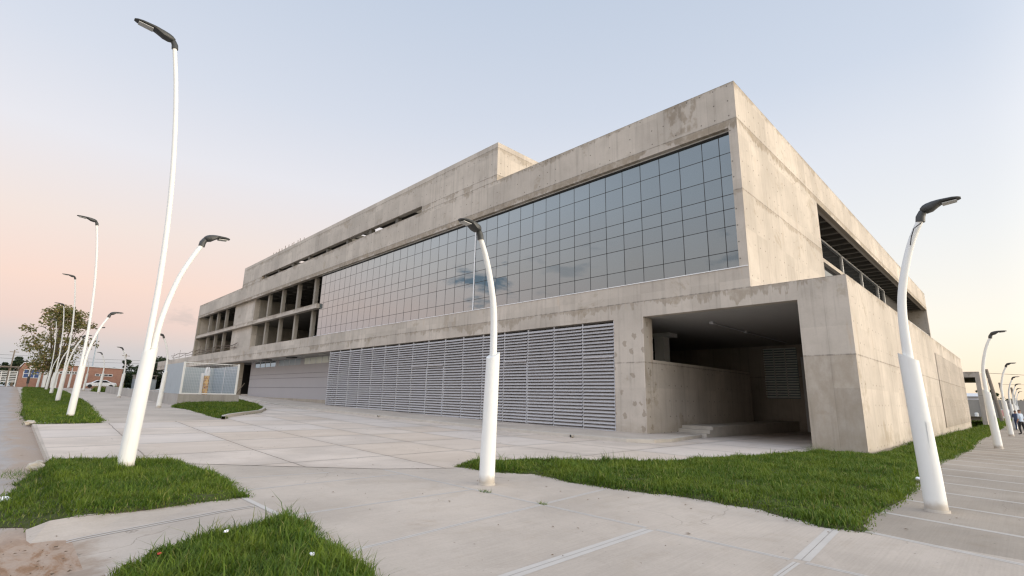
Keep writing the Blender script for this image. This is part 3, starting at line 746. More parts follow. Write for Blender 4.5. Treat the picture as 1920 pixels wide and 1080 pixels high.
# ================================================================== GRASS
def in_poly(px, py, poly):
    c = np.zeros(len(px), bool); n = len(poly)
    for i in range(n):
        x1, y1 = poly[i]; x2, y2 = poly[(i+1) % n]
        if y1 == y2: continue
        k = ((y1 > py) != (y2 > py)) & (px < (x2-x1)*(py-y1)/(y2-y1)+x1)
        c ^= k
    return c
def lawn(label, poly, dens, h, bw, seed, mound=.05, fringe=.12, tall=0):
    g = np.random.default_rng(seed); wp = wobble(poly, .07, 5, seed)
    P = np.array(poly); lo = P.min(0)-fringe; hi = P.max(0)+fringe
    N = int(dens*(hi-lo).prod())
    x = g.uniform(lo[0], hi[0], N); y = g.uniform(lo[1], hi[1], N)
    # the clumping field: thin where it is low
    cl = np.sin(x*2.1+seed)*np.sin(y*2.7-seed)+.6*np.sin(x*5.3+y*3.1)+.5*np.sin(x*9.7-y*7.9+seed)
    jx = x+g.normal(0, fringe*.5, N); jy = y+g.normal(0, fringe*.5, N)
    k = in_poly(jx, jy, wp) & (g.random(N) < .80+.25*cl)
    k &= (y > .78) | (g.random(N) < .42)
    x, y, cl = x[k], y[k], cl[k]; N = len(x)
    ins = in_poly(x, y, wp)
    Hh = h*np.exp(g.normal(0, .38, N))*(1+.22*cl)*np.where(ins, 1, .45)
    area = (hi-lo).prod(); K = int(min(400, area*(1.1 if dens > 2000 else .25)))
    if dens > 400:
        kc = np.stack([g.uniform(lo[0], hi[0], K), g.uniform(lo[1], hi[1], K)], 1); kr = g.uniform(.08, .24, K)*(1 if dens > 2000 else 2)
        for (cx_, cy_), r_ in zip(kc, kr):
            q = np.hypot(x-cx_, y-cy_); mm = q < r_
            Hh[mm] *= 1+1.0*(1-q[mm]/r_)
        kc = np.stack([g.uniform(lo[0], hi[0], K//2+1), g.uniform(lo[1], hi[1], K//2+1)], 1)
        for cx_, cy_ in kc:
            q = np.hypot((x-cx_)*.7, y-cy_); mm = q < .30; Hh[mm] *= .45+.55*(q[mm]/.30)
    if tall:
        tk = g.random(N) < tall; Hh = np.where(tk, Hh*g.uniform(1.6, 2.6, N), Hh)
    drop = lambda x, y: -.12*np.clip((.88-y)/.25, 0, 1)
    def edge_d(px, py):
        d = np.full(len(px), 1e9); Q = wp
        for i in range(len(Q)):
            (x1, y1), (x2, y2) = Q[i], Q[(i+1) % len(Q)]; L = (x2-x1)**2+(y2-y1)**2+1e-9
            tt = np.clip(((px-x1)*(x2-x1)+(py-y1)*(y2-y1))/L, 0, 1)
            d = np.minimum(d, np.hypot(px-x1-tt*(x2-x1), py-y1-tt*(y2-y1)))
        return d
    rise = 1.6 if mound > .1 else .25
    prof = lambda d: mound*(1-(1-np.clip(d/rise, 0, 1))**2)
    ed_ = edge_d(x, y)
    z = zf(x, y)+np.where(ins, prof(ed_)-.004, .0)+drop(x, y)
    th = g.uniform(0, 2*np.pi, N); be = Hh*g.uniform(.25, 1.0, N); w = bw*g.uniform(.6, 1.4, N)
    dx, dy = np.cos(th), np.sin(th); ph = th+np.pi/2+g.normal(0, .5, N); ex, ey = np.cos(ph)*w, np.sin(ph)*w
    zt = Hh*np.sqrt(np.clip(1-(be/Hh)**2*.6, .1, 1))
    if dens > 2000:                      # runners and seed stalks straggling over the edges
        ne = int(140*sum(math.hypot(poly[i][0]-poly[i-1][0], poly[i][1]-poly[i-1][1]) for i in range(len(poly))))
        e_i = g.integers(0, len(poly), ne); tt = g.random(ne); A_ = P[e_i]; B_ = P[(e_i+1) % len(poly)]; ev = B_-A_; L_ = np.hypot(ev[:, 0], ev[:, 1])
        keep = g.random(ne) < L_/L_.max(); nrm = np.stack([ev[:, 1], -ev[:, 0]], 1)/(L_[:, None]+1e-9)
        ar = sum(poly[i-1][0]*poly[i][1]-poly[i][0]*poly[i-1][1] for i in range(len(poly))); nrm *= 1 if ar > 0 else -1
        ex_ = A_+ev*tt[:, None]; cm = np.sin(ex_[:, 0]*3.7+ex_[:, 1]*2.9+seed)+np.sin(ex_[:, 0]*9.1-ex_[:, 1]*7.3)
        keep &= (cm > -.2) & ((ex_[:, 1] > 1.0)); ex_, nrm = ex_[keep], nrm[keep]; ne = len(ex_)
        out = g.uniform(-.10, .10, ne); ex_ = ex_+nrm*out[:, None]
        x = np.concatenate([x, ex_[:, 0]]); y = np.concatenate([y, ex_[:, 1]]); z = np.concatenate([z, zf(ex_[:, 0], ex_[:, 1])+.004])
        h2 = g.uniform(.05, .17, ne); a2 = np.arctan2(nrm[:, 1], nrm[:, 0])+g.normal(0, .7, ne); b2 = h2*g.uniform(.75, .98, ne); w2 = bw*g.uniform(.8, 1.6, ne)
        p2 = a2+np.pi/2+g.normal(0, .4, ne)
        dx = np.concatenate([dx, np.cos(a2)]); dy = np.concatenate([dy, np.sin(a2)]); be = np.concatenate([be, b2]); zt = np.concatenate([zt, h2*g.uniform(.15, .55, ne)])
        ex = np.concatenate([ex, np.cos(p2)*w2]); ey = np.concatenate([ey, np.sin(p2)*w2]); N = len(x)
    V = np.empty((N, 5, 3), np.float32)
    V[:, 0] = np.stack([x-ex, y-ey, z], 1); V[:, 1] = np.stack([x+ex, y+ey, z], 1)
    mx_, my_, mz_ = x+dx*be*.32, y+dy*be*.32, z+zt*.62
    V[:, 2] = np.stack([mx_+ex*.8, my_+ey*.8, mz_], 1); V[:, 3] = np.stack([mx_-ex*.8, my_-ey*.8, mz_], 1)
    V[:, 4] = np.stack([x+dx*be, y+dy*be, z+zt], 1)
    # turf bed under the blades
    bm = bmesh.new(); f = bm.faces.new([bm.verts.new((a, b, 0)) for a, b in wp]); bmesh.ops.triangulate(bm, faces=[f])
    for ax in (0, 1):
        t = math.floor(lo[ax])
        st = .8 if (hi-lo).max() < 20 else 2.
        while t < hi[ax]:
            co = [0, 0, 0]; no = [0, 0, 0]; co[ax] = t; no[ax] = 1
            bmesh.ops.bisect_plane(bm, geom=bm.verts[:]+bm.edges[:]+bm.faces[:], plane_co=co, plane_no=no); t += st
    for v in bm.verts:
        dd = float(edge_d(np.array([v.co.x]), np.array([v.co.y]))[0])
        v.co.z = zf(v.co.x, v.co.y) + .008 + float(prof(dd)) + float(drop(v.co.x, v.co.y))
    bm.faces.ensure_lookup_table(); bm.verts.index_update()
    sv = np.array([v.co[:] for v in bm.verts], np.float32); sf = [[v.index for v in f.verts] for f in bm.faces]; bm.free()
    ns = len(sv); verts = np.concatenate([sv, V.reshape(-1, 3)])
    i0 = ns+5*np.arange(N)
    quads = np.stack([i0, i0+1, i0+2, i0+3], 1); tris = np.stack([i0+3, i0+2, i0+4], 1)
    loops = np.concatenate([np.array([i for f in sf for i in f], np.int32), quads.reshape(-1), tris.reshape(-1)])
    tot = np.concatenate([np.array([len(f) for f in sf], np.int32), np.full(N, 4, np.int32), np.full(N, 3, np.int32)])
    st = np.concatenate([[0], np.cumsum(tot)[:-1]]).astype(np.int32)
    me = bpy.data.meshes.new('grass')
    me.vertices.add(len(verts)); me.vertices.foreach_set('co', verts.reshape(-1))
    me.loops.add(len(loops)); me.loops.foreach_set('vertex_index', loops.astype(np.int32))
    me.polygons.add(len(tot)); me.polygons.foreach_set('loop_start', st); me.polygons.foreach_set('loop_total', tot)
    me.materials.append(M['soil']); me.materials.append(M['grass'])
    mi = np.ones(len(tot), np.int32); mi[:len(sf)] = 0; me.polygons.foreach_set('material_index', mi)
    me.update(calc_edges=True); me.validate()
    ob = bpy.data.objects.new('grass', me); COL.objects.link(ob); struct(ob, label, 'stuff'); return ob
lawn('long rough grass in the nearest corner bed at the bottom of the photo', [(-6.95, 2.78), (-6.68, 2.40), (-6.42, 1.62), (-5.80, 1.0), (-5.45, .92), (-4.6, .9), (-2.6, 1.0), (-2.9, 1.9), (-4.34, 2.55), (-5.0, 2.68), (-5.57, 2.68), (-6.3, 2.86)], 7000, .080, .0046, 1, .05, .12, .02)
lawn('grass bed around the foot of the nearest double lamp', [(-12.4, .32), (-13.82, .57), (-14.94, .88), (-14.42, 1.79), (-13.37, 2.88), (-11.27, 2.99), (-10.11, 3.04), (-8.62, 2.85), (-8.58, 1.9), (-8.6, 1.06), (-8.68, .5), (-9.1, .12), (-10.6, .12)], 4800, .058, .0050, 2, .05, .14, .010)
lawn('long grass strip between the road and the left walkway', [(-112, 1.6), (-60, .92), (-38, .70), (-32.4, .62), (-28, .8), (-27.1, 1.05), (-27.25, 2.96), (-29.5, 3.2), (-33, 3.3), (-44, 4.05), (-82, 5.0), (-103, 5.2)], 700, .07, .013, 3, .04, .22)
lawn('broad grass bed in front of the concrete portal', [(-9.3, 7.52), (-9.71, 8.2), (-9.26, 9.24), (-6.87, 12.33), (-6.58, 13.53), (-5.99, 15.71), (-5.5, 17.8), (-5.1, 19.7), (-4.9, 19.98), (-3.65, 19.95), (-3.55, 21.5), (-3.72, 26), (-1.85, 26), (-1.98, 19.1), (-1.93, 16.5), (-1.74, 11.8), (-1.85, 8.85), (-1.70, 8.0), (-2.2, 7.95), (-3.1, 8.35), (-4.12, 8.4), (-5.2, 8.15), (-6.02, 8.0), (-7.51, 8.12), (-8.25, 7.72)], 3000, .062, .0065, 4, .05, .14, .008)
lawn('narrow grass verge along the right side wall', [(-3.72, 26), (-3.72, 64), (-3.5, 74), (-2.0, 74), (-2.1, 45), (-2.03, 35), (-1.85, 26)], 900, .11, .013, 5, .05, .15)
lawn('distant grass verge beyond the concrete portico', [(-14, 75.5), (-3.0, 75.5), (-2.0, 78), (-2.0, 125), (-14, 125)], 120, .12, .03, 6, .05, .2)
lawn('rounded grass mound before the grey cage', [(-44.2, 8.75), (-44.2, 12.2), (-47, 14.2), (-55, 16.2), (-60, 17.6), (-50, 15.8), (-43, 14.4), (-39.3, 13.5), (-37.2, 12.75), (-34.3, 11.45), (-32.2, 9.9), (-30.4, 8.6), (-28.6, 7.95), (-30.8, 7.95), (-37.8, 8.5), (-41.7, 8.3)], 1100, .085, .012, 7, .28, .15)
lawn('small weed patch at the far end of the plinth', [(-86, 8.5), (-86, 11), (-92, 12), (-95, 9), (-90, 8)], 150, .35, .03, 8, .1, .3)
# tufts growing in joints
def tuft(x, y, r, n, h, label, seed):
    g = random.Random(seed); m = MB()
    for i in range(n):
        a = g.uniform(0, 6.28); d = r*math.sqrt(g.random()); px, py = x+math.cos(a)*d, y+math.sin(a)*d*.5; z = zf(px, py)
        th = g.uniform(0, 6.28); b = h*g.uniform(.4, 1.3); w = .004
        m.tri((px-w*math.sin(th), py+w*math.cos(th), z), (px+w*math.sin(th), py-w*math.cos(th), z), (px+math.cos(th)*b, py+math.sin(th)*b, z+b*g.uniform(.5, 1.1)))
    return tag(m.build('weed_tuft', M['grass']), label, 'weed', 'weeds in the pavement joints')
tuft(-6.68, 6.03, .14, 60, .06, 'small weed tuft at the foot of the middle lamp post', 1)
tuft(-5.40, 6.06, .09, 40, .05, 'tiny weed at the crossing of two pavement joints', 2)
tuft(-5.3, 19.9, .35, 130, .30, 'bushy weed against the foot of the portal pier', 3)
tuft(-40.5, 13.4, .5, 90, .45, 'taller weed clump on top of the grass mound', 4)
tuft(-13.0, .35, .5, 160, .12, 'weeds spreading from the near lawn onto the dusty road', 5)

# ================================================================== STREET LAMPS
def lamp_head(mb, x, z, L, tilt, s=1):
    prof = [(0, .045, .050, .0), (.07, .085, .085, -.035), (.16, .105, .105, -.05), (.30, .115, .118, -.035), (.44, .118, .120, .02), (.52, .118, .118, .048), (.80, .112, .108, .055), (.93, .085, .098, .058), (1., .045, .088, .062)]
    base = len(mb.v); n = 12
    for t, w, zt, zb in prof:
        zc, hh = (zt+zb)/2, (zt-zb)/2
        for k in range(n):
            th = 2*math.pi*k/n; cx, sx = math.cos(th), math.sin(th)
            yy = w*math.copysign(abs(cx)**.6, cx); zz = hh*math.copysign(abs(sx)**.7, sx)
            mb.v.append((x+s*t*L, yy, z+zc+zz+tilt*t*L))
    for i in range(len(prof)-1):
        for k in range(n):
            k2 = (k+1) % n; mb.f.append((base+i*n+k, base+i*n+k2, base+(i+1)*n+k2, base+(i+1)*n+k)); mb.m.append(0)
    for e in (0, len(prof)-1): mb.f.append(tuple(base+e*n+k for k in range(n))); mb.m.append(0)
    a, b = .55*L, .90*L; zz = z+.042
    return [(x+s*a, -.085, zz+tilt*a), (x+s*b, -.075, zz+.006+tilt*b), (x+s*b, .075, zz+.006+tilt*b), (x+s*a, .085, zz+tilt*a)]
def smooth_path(pts, n=5):
    out = []
    P = [Vector(p) for p in pts]; P = [P[0]*2-P[1]]+P+[P[-1]*2-P[-2]]
    for i in range(1, len(P)-2):
        for k in range(n):
            t = k/n; a, b, c_, d = P[i-1:i+3]
            out.append(.5*((2*b)+(-a+c_)*t+(2*a-5*b+4*c_-d)*t*t+(-a+3*b-3*c_+d)*t**3))
    out.append(P[-2]); return out
def arm(root, prof, r0, r1, L, s, zt):
    pts = smooth_path([(s*a, 0, b) for a, b in prof]); n = len(pts)
    MB().tube(pts, [r0+(r1-r0)*i/(n-1) for i in range(n)], 16).build('pole', M['post'], root, smooth=True)
    e = pts[-1]
    hd = MB(); hx, hz = e.x+s*.01, e.z+zt
    lens = lamp_head(hd, hx, hz, L, .06, s)
    h = hd.build('lamp_head', M['lamp_head'], root, smooth=True)
    lm = MB(); q = lens; lo = [(a, b, c_-.012) for a, b, c_ in q]
    lm.quad(*lo)
    for i in range(4):
        j = (i+1) % 4; lm.quad(lo[i], lo[j], q[j], q[i])
    ORG[h] = ORG[root]; lm.build('lens', M['lens'], h)
    MB().tube([(e.x-s*.012, 0, e.z-.05), (e.x, 0, e.z+.04), (e.x+s*.035, 0, e.z+.11), (e.x+s*.09, 0, e.z+zt+.03)], [.066, .066, .058, .05], 12).build('collar', M['lamp_head'], root, smooth=True)
def sleeve(root):
    s = MB(); s.tube([(0, 0, -.1), (-.015, 0, .55), (-.075, 0, 2.38)], [.146, .143, .131], 28, topcut=.075)
    s.build('sleeve', M['post'], root, smooth=True)
    h = MB(); pts = []
    for k in range(7):
        th = -1.05+.5*k/6; pts.append(th)
    for i in range(6):
        r = .1435; q = [(r*math.cos(pts[i+a])-.03, r*math.sin(pts[i+a]), zz) for a, zz in ((0, .95), (1, .95), (1, 1.35), (0, 1.35))]
        h.quad(*q)
    h.build('hatch', M['post'], root, smooth=True)
    MB().tube([(0, 0, -.1), (0, 0, .035)], [.175, .160], 24).build('base_ring', M['kerb'], root, smooth=True)
G1, G2_, G3_ = 'double lamps along the left road', 'single lamps along the concrete plinth', 'single lamps along the right walkway'
dbl = empty('double_street_lamp', (0, 0, 0), '', 'street lamp', G1)
sleeve(dbl)
arm(dbl, [(-.02, 2.1), (-.02, 2.6), (-.03, 3.72), (.0, 4.91), (.07, 6.13), (.19, 7.38), (.32, 8.39), (.47, 9.28)], .062, .043, .78, 1, .13)
arm(dbl, [(.135, 2.1), (.14, 2.6), (.18, 3.04), (.26, 3.51), (.38, 4.01), (.55, 4.47), (.70, 4.81)], .060, .046, .52, -1, .13)
sgl = empty('street_lamp', (0, 0, 0), '', 'street lamp', G2_)
sleeve(sgl)
arm(sgl, [(-.07, 2.1), (-.075, 2.73), (-.06, 3.18), (-.01, 3.55), (.10, 4.0), (.22, 4.36), (.37, 4.68)], .072, .050, .53, 1, .13)
def place(proto, first, x, y, rz, label, group, dz=0):
    o = proto if first else copy_tree(proto)
    o.location = (x, y, zf(x, y)+dz); o.rotation_euler = (0, 0, rz); o['label'] = label; o['group'] = group; return o
L1 = [(-12.67, 1.87, 'tallest white double lamp rising from the near grass bed'), (-31.2, 2.2, 'second white double lamp from the camera, on the long grass strip'),
      (-50.4, 2.67, 'third white double lamp from the camera, in front of the brown tree'), (-71.2, 3.15, 'fourth white double lamp from the camera, close beside the tree trunk'),
      (-92, 3.5, 'fifth white double lamp from the camera, behind the tree trunk'), (-108, 3.0, 'farthest white double lamp at the end of the grass strip')]
for i, (x, y, l) in enumerate(L1): place(dbl, i == 0, x, y, -math.pi/2, l, G1)
L2 = [(-7.2, 6.53, 'single white lamp standing alone on the pavement before the louvres'), (-40.9, 7.28, 'nearest single white lamp beside the plinth and grey cage'), (-63.0, 7.81, 'second single white lamp along the concrete plinth'),
      (-79.1, 7.76, 'third single lamp, white, by the far end of the plinth near the car'), (-94, 7.5, 'fourth single white lamp before the long brick wall'), (-110, 6.8, 'farthest single white lamp before the brick building')]
for i, (x, y, l) in enumerate(L2): place(sgl, i == 0, x, y, -math.pi/2+(.05 if i else 0), l, G2_)
L3 = [(-1.19, 10.49, 'large white lamp at right with wire hanging from its pole top'), (-1.05, 30.0, 'second white lamp beside the right walkway, before the portico'), (-.97, 48.9, 'third white lamp along the right walkway'),
      (-.95, 68, 'fourth white lamp along the right walkway, behind the men'), (-.95, 88, 'fifth white lamp along the right walkway'), (-1.0, 108, 'sixth white lamp along the right walkway'), (-1.0, 130, 'farthest white lamp along the right walkway')]
for i, (x, y, l) in enumerate(L3):
    o = place(sgl, False, x, y, 0., l, G3_)
    if i == 0:
        w = MB().tube([(-.87+.06, 10.40, 4.60), (-.92, 10.39, 4.52), (-.97, 10.385, 4.38), (-1.0, 10.385, 4.24)], .008, 6)
        ww = w.build('loose_wire', M['rubber']); ww.parent = o
        ww.matrix_parent_inverse = Matrix.Translation(-o.location)

# ================================================================== PLINTH AND CAGE
m = MB(); px0, px1 = -85., -44.4
xp = frange(px0, px1, 2.); ztop = lambda x: 1.29+.0145*(-44.4-x)
for y0, y1 in ((9.0, 9.25),):
    for a, b in zip(xp[:-1], xp[1:]):
        for q in (((a, y0, zf(a, y0)-.3), (b, y0, zf(b, y0)-.3), (b, y0, ztop(b)), (a, y0, ztop(a))), ((a, y0, ztop(a)), (b, y0, ztop(b)), (b, y1, ztop(b)), (a, y1, ztop(a))), ((a, y1, zf(a, y0)-.3), (b, y1, zf(b, y0)-.3), (b, y1, ztop(b)), (a, y1, ztop(a)))): m.quad(*q)
m.quad((px0, 9., 0), (px0, 9.25, 0), (px0, 9.25, ztop(px0)), (px0, 9., ztop(px0)))
m.quad((px1, 9., 0), (px1, 9.25, 0), (px1, 9.25, ztop(px1)), (px1, 9., ztop(px1)))
m.box(-44.65, -44.4, 9.25, 13.2, 0, 1.285)
pl = m.build('concrete_plinth', concrete('plinth_concrete', (.36, .335, .305, 1), stains=False, tie=False))
tag(pl, 'low grey concrete retaining wall under the cage along the left walkway', 'retaining wall')
MB().box(-86, -44.66, 9.26, 13.2, .3, 1.2).build('plinth_floor', M['walk'], pl)
cage = empty('wire_cage', (-44.6, 9.2, 1.3), 'enclosure with grey sheet sides and white framed mesh front on the plinth', 'cage')
ZB, ZT = 1.33, 3.68; X0, X1, Y0, Y1 = -51.4, -44.5, 9.12, 12.9
for k in range(4):
    a = X0+(X1-X0-.15)*k/4; b = X0+(X1-X0-.15)*(k+1)/4
    MB().box(a+.012, b-.012, Y0, Y0+.035, ZB, ZT-.02).build('sheet_panel', M['zinc'], cage)
for a, b in ((X0, X0+1.7), (X0+1.72, X0+3.4)): MB().box(a, b, Y1, Y1+.035, ZB, ZT-.1).build('sheet_panel', M['zinc'], cage)
MB().box(X0, X0+.035, Y0+.04, Y1, ZB, ZT-.1).build('sheet_panel', M['zinc'], cage)
MB().box(X0+3.42, X1-.2, Y1, Y1+.035, ZB, ZT-.1).build('sheet_panel', M['zinc'], cage)
for (y0, y1) in ((Y0-.03, Y0+.11), (Y1-.05, Y1+.09)): MB().box(X1-.12, X1, y0, y1, ZB-.02, ZT+.03).build('frame_post', M['white_paint'], cage)
MB().box(X1-.09, X1-.03, Y0+.11, Y1-.05, ZT-.06, ZT).build('frame_rail', M['white_paint'], cage)
MB().box(X1-.09, X1-.03, Y0+.11, Y1-.05, ZB-.01, ZB+.06).build('frame_rail', M['white_paint'], cage)
m = MB()
y = Y0+.2
while y < Y1-.05: m.box(X1-.066, X1-.060, y-.004, y+.004, ZB+.06, ZT-.06); y += .11
z = ZB+.2
while z < ZT-.1: m.box(X1-.060, X1-.054, Y0+.11, Y1-.05, z-.004, z+.004); z += .22
m.build('wire_mesh', M['alu'], cage)
MB().box(X0+3.4, X0+3.45, Y1-.06, Y1-.01, ZB, ZT-.1).build('frame_post', M['alu'], cage)
post = empty('peeling_post', (-46, 11.1, 1.25), 'orange peeling post with white capped pipes inside the mesh cage', 'post')
MB().tube([(-46, 11.1, 1.2), (-46, 11.1, 2.75)], .19, 14).build('shaft', M['rust'], post, smooth=True)
MB().box(-46.35, -46.2, 10.75, 10.95, 1.2, 2.95).build('backing_plate', M['white_flash'], post)
MB().tube([(-46, 11.1, 2.75), (-46, 11.1, 2.95)], .21, 14).build('cap', M['white_flash'], post, smooth=True)
for dy in (-.1, .1): MB().tube([(-46, 11.1+dy, 2.95), (-46, 11.1+dy, 3.2), (-46, 11.1+dy*.6, 3.45)], [.1, .09, .04], 10).build('pipe_end', M['white_flash'], post, smooth=True)
wf = empty('wire_strand', (-90, 20.3, 6.92), 'bent rusty bars strung on thin sticks along the canopy edge', 'wire')
for z, x0, x1, s in ((7.30, -109, -72, 0), (7.72, -110, -71.8, 2)):
    pts = [(x, 20.25, z+.10*math.sin(x*.55+s)+.06*math.sin(x*1.3)) for x in frange(x0, x1, 1.)]
    MB().tube(pts, .045, 6).build('bar', M['steel_bar'], wf)
for k in range(9):
    x = -108+4.4*k; MB().tube([(x, 20.25, 6.9), (x+.2, 20.25, 8.1+.4*math.sin(k*2.1))], .022, 5).build('stick', M['steel_bar'], wf)
pk = empty('plank', (-71.8, 21.3, 1.22), 'timber plank leaning in the dark entrance beside an orange board', 'plank')
MB().tube([(-72.6, 21.2, 1.25), (-70.9, 21.5, 2.6)], .06, 4).build('beam', M['wood'], pk)
ob = MB().box(-72.0, -71.2, 22.4, 22.6, 1.22, 2.3).box(-72.05, -71.15, 22.38, 22.62, 2.3, 2.36).build('orange_board', M['orange'])
tag(ob, 'orange board standing in the dark entrance left of the cladding', 'board')

# ================================================================== LEFT BACKGROUND
def tree(name, loc, H, crown, nleaf, lsize, leaf, label, seed, trunk_r=.22, trunk_h=.35, clumps=26, group=None, squash=.8):
    g = random.Random(seed); gn = np.random.default_rng(seed)
    t = empty(name, loc, label, 'tree', group)
    x, y, z = loc; m = MB()
    top = (x+.05*H*g.uniform(-1, 1), y+.05*H*g.uniform(-1, 1), z+H*trunk_h)
    m.tube([(x, y, z-.3), (x+.03*H*g.uniform(-1, 1), y, z+H*trunk_h*.5), top], [trunk_r*1.25, trunk_r, trunk_r*.8], 9)
    cz = z+H*(1+trunk_h)/2*.98; rz = (z+H-cz)*1.0
    cents = []
    for i in range(clumps):
        a = g.uniform(0, 6.28); u = g.uniform(-.95, 1); rr = math.sqrt(max(0, 1-u*u))*g.uniform(.35, 1.)
        cents.append(Vector((x+crown*rr*math.cos(a), y+crown*rr*math.sin(a), cz+rz*u*squash*1.15)))
    for c_ in cents:
        mid = (Vector(top)*.55+c_*.45)+Vector((0, 0, -.06*H))
        m.tube([top, tuple(mid), tuple(c_)], [trunk_r*.45, trunk_r*.25, .02], 5)
    m.build('trunk', M['bark'], t, smooth=True)
    per = nleaf//clumps; V = []
    for c_ in cents:
        cr = crown*g.uniform(.22, .42)
        p = gn.normal(0, 1, (per, 3)); p /= np.linalg.norm(p, axis=1)[:, None]; p *= (cr*gn.random((per, 1))**.45)*np.array([1, 1, .62])
        V.append(p+np.array(c_[:]))
    P = np.concatenate(V); N = len(P)
    a = gn.normal(0, 1, (N, 3)); a /= np.linalg.norm(a, axis=1)[:, None]; b = np.cross(a, gn.normal(0, 1, (N, 3))); b /= np.linalg.norm(b, axis=1)[:, None]
    s = lsize*gn.uniform(.6, 1.4, (N, 1)); a *= s; b *= s*.6
    Q = np.stack([P-a, P-b*.9, P+a, P+b*.9], 1).reshape(-1, 3)-np.array(loc)
    me = bpy.data.meshes.new('crown'); me.from_pydata(Q.tolist(), [], [(4*i, 4*i+1, 4*i+2, 4*i+3) for i in range(N)]); me.materials.append(leaf)
    ob = bpy.data.objects.new('crown', me); COL.objects.link(ob); ob.parent = t
    return t
tree('street_tree', (-97, 3.75, zf(-97, 3.75)), 11.0, 4.3, 6000, .17, M['leaf_autumn'], 'sparse yellow-brown street tree on the grass strip by the lamps', 5, .24, .28, 52, squash=.95)
for (x, y, H, cr, l, sd) in ((-128, 21.5, 6.8, 3.6, 'dark bushy tree behind the building at left, nearest its canopy', 8), (-134, 17.0, 6.0, 3.0, 'dark bushy tree over the right end of the brick wall', 9), (-126, 26, 6.2, 3.5, 'dark tree just visible above the canopy slab', 10),
                         (-150, .2, 5.8, 2.2, 'dark tree behind the brick building, left of its gable', 12), (-152, -2.4, 5.0, 1.9, 'small dark tree behind the white slatted gate', 13)):
    tree('dark_tree', (x, y, zf(x, y)), H, cr, 3200, .22, M['leaf_dark'], l, sd, .2, .25, 22, 'dark trees behind the left buildings')
BX = -125.
bh = empty('brick_building', (BX, 8, 1.6), 'long low red brick building across the road with blue shutters', 'building')
bz0, zt1, zt2 = .8, 5.75, 5.45
m = MB(); pts = [(.75, 4.7), (1.2, 5.7), (3.6, 5.9), (3.6, bz0), (.75, bz0)]
m.prism([(p[0], p[1]) for p in pts], 'x', BX-9, BX)
m.prism([(3.6, bz0), (3.6, 5.72), (15.4, 5.35), (15.4, bz0)], 'x', BX-9, BX-.35)
m.build('wall', M['brick'], bh)
m = MB(); m.prism([(.6, 4.72), (1.12, 5.74), (3.65, 5.95), (3.65, 6.1), (1.1, 5.88), (.5, 4.8)], 'x', BX-9, BX+.15)
m.prism([(3.66, 5.75), (3.66, 5.88), (15.5, 5.5), (15.5, 5.38)], 'x', BX-9, BX-.2)
m.build('roof', M['white_flash'], bh)
def bwin(y0, y1, z0, z1, xx, mat, nv, nh):
    w = MB().box(xx, xx+.03, y0, y1, z0, z1).build('window', mat, bh)
    f = MB()
    for k in range(nv+1):
        y = y0+(y1-y0)*k/nv; f.box(xx+.031, xx+.08, y-.05, y+.05, z0, z1)
    for k in range(nh+1):
        z = z0+(z1-z0)*k/nh; f.box(xx+.031, xx+.085, y0, y1, z-.04, z+.04)
    f.build('frame', M['white_flash'], w); ORG[w] = ORG[bh]
bwin(1.35, 3.45, 3.15, 4.6, BX, M['blue_win'], 3, 2)
bwin(6.1, 8.9, 4.1, 4.5, BX-.35, M['win'], 4, 1); bwin(11.3, 13.9, 3.9, 4.25, BX-.35, M['win'], 4, 1)
wh = MB().box(-122, -118, 3.9, 5.7, 1.0, 4.3).box(-122.1, -117.9, 3.8, 5.8, 4.3, 4.42).build('white_kiosk', M['white_paint'])
tag(wh, 'white rendered kiosk half hidden behind the tree trunk', 'kiosk')
gate = empty('slatted_gate', (BX, -1, 2), 'white slatted gate under a brown pergola at the left edge', 'gate')
for y in (-3.4, -2.4, -1.4, -.4, .55): MB().box(BX-.1, BX+.1, y-.07, y+.07, 1.2, 4.2).build('post', M['white_paint'], gate)
m = MB(); z = 2.3
while z < 4.1: m.box(BX-.03, BX+.03, -3.4, .55, z, z+.14); z += .3
m.build('slats', M['white_paint'], gate)
m = MB().box(BX-4, BX+.6, -6, .75, 4.85, 5.05)
for y in (-4.5, -2.5, -.6, .6): m.box(BX-.08, BX+.08, y-.08, y+.08, 1.2, 4.85)
tag(m.build('pergola', M['wood']), 'brown timber pergola roof above the white slatted gate', 'pergola')
up1 = empty('utility_post', (-118, 2.05, 1.6), 'grey post with a white sign box before the blue shutters', 'post')
MB().tube([(-118, 2.0, 1.2), (-118, 2.2, 5.9)], [.11, .08], 8).build('shaft', M['wood'], up1)
MB().box(-117.85, -117.7, 1.85, 2.65, 4.55, 5.05).build('sign_box', M['white_paint'], up1)
MB().box(-117.7, -117.69, 2.1, 2.35, 4.7, 4.9).build('sign_mark', M['frame'], up1)
MB().box(-117.85, -117.65, 1.85, 2.2, 2.1, 3.3).build('meter_box', M['frame'], up1)
mast = empty('mast_light', (-130, 11., 1.7), 'tall slim grey mast with two lamp arms rising behind the brick building', 'street lamp')
MB().tube([(-130, 11, 0), (-130, 11.0, 8.), (-130, 10.85, 13.4)], [.12, .10, .07], 8).build('shaft', M['zinc'], mast)
for s in (-1, 1): MB().tube([(-130, 10.86, 13.2), (-130, 10.86+s*.5, 13.55+.1*s)], .05, 6).tube([(-130, 10.86+s*.5, 13.5+.1*s), (-130, 10.86+s*.95, 13.6+.1*s)], .11, 8).build('lamp_head', M['lamp_head'], mast)
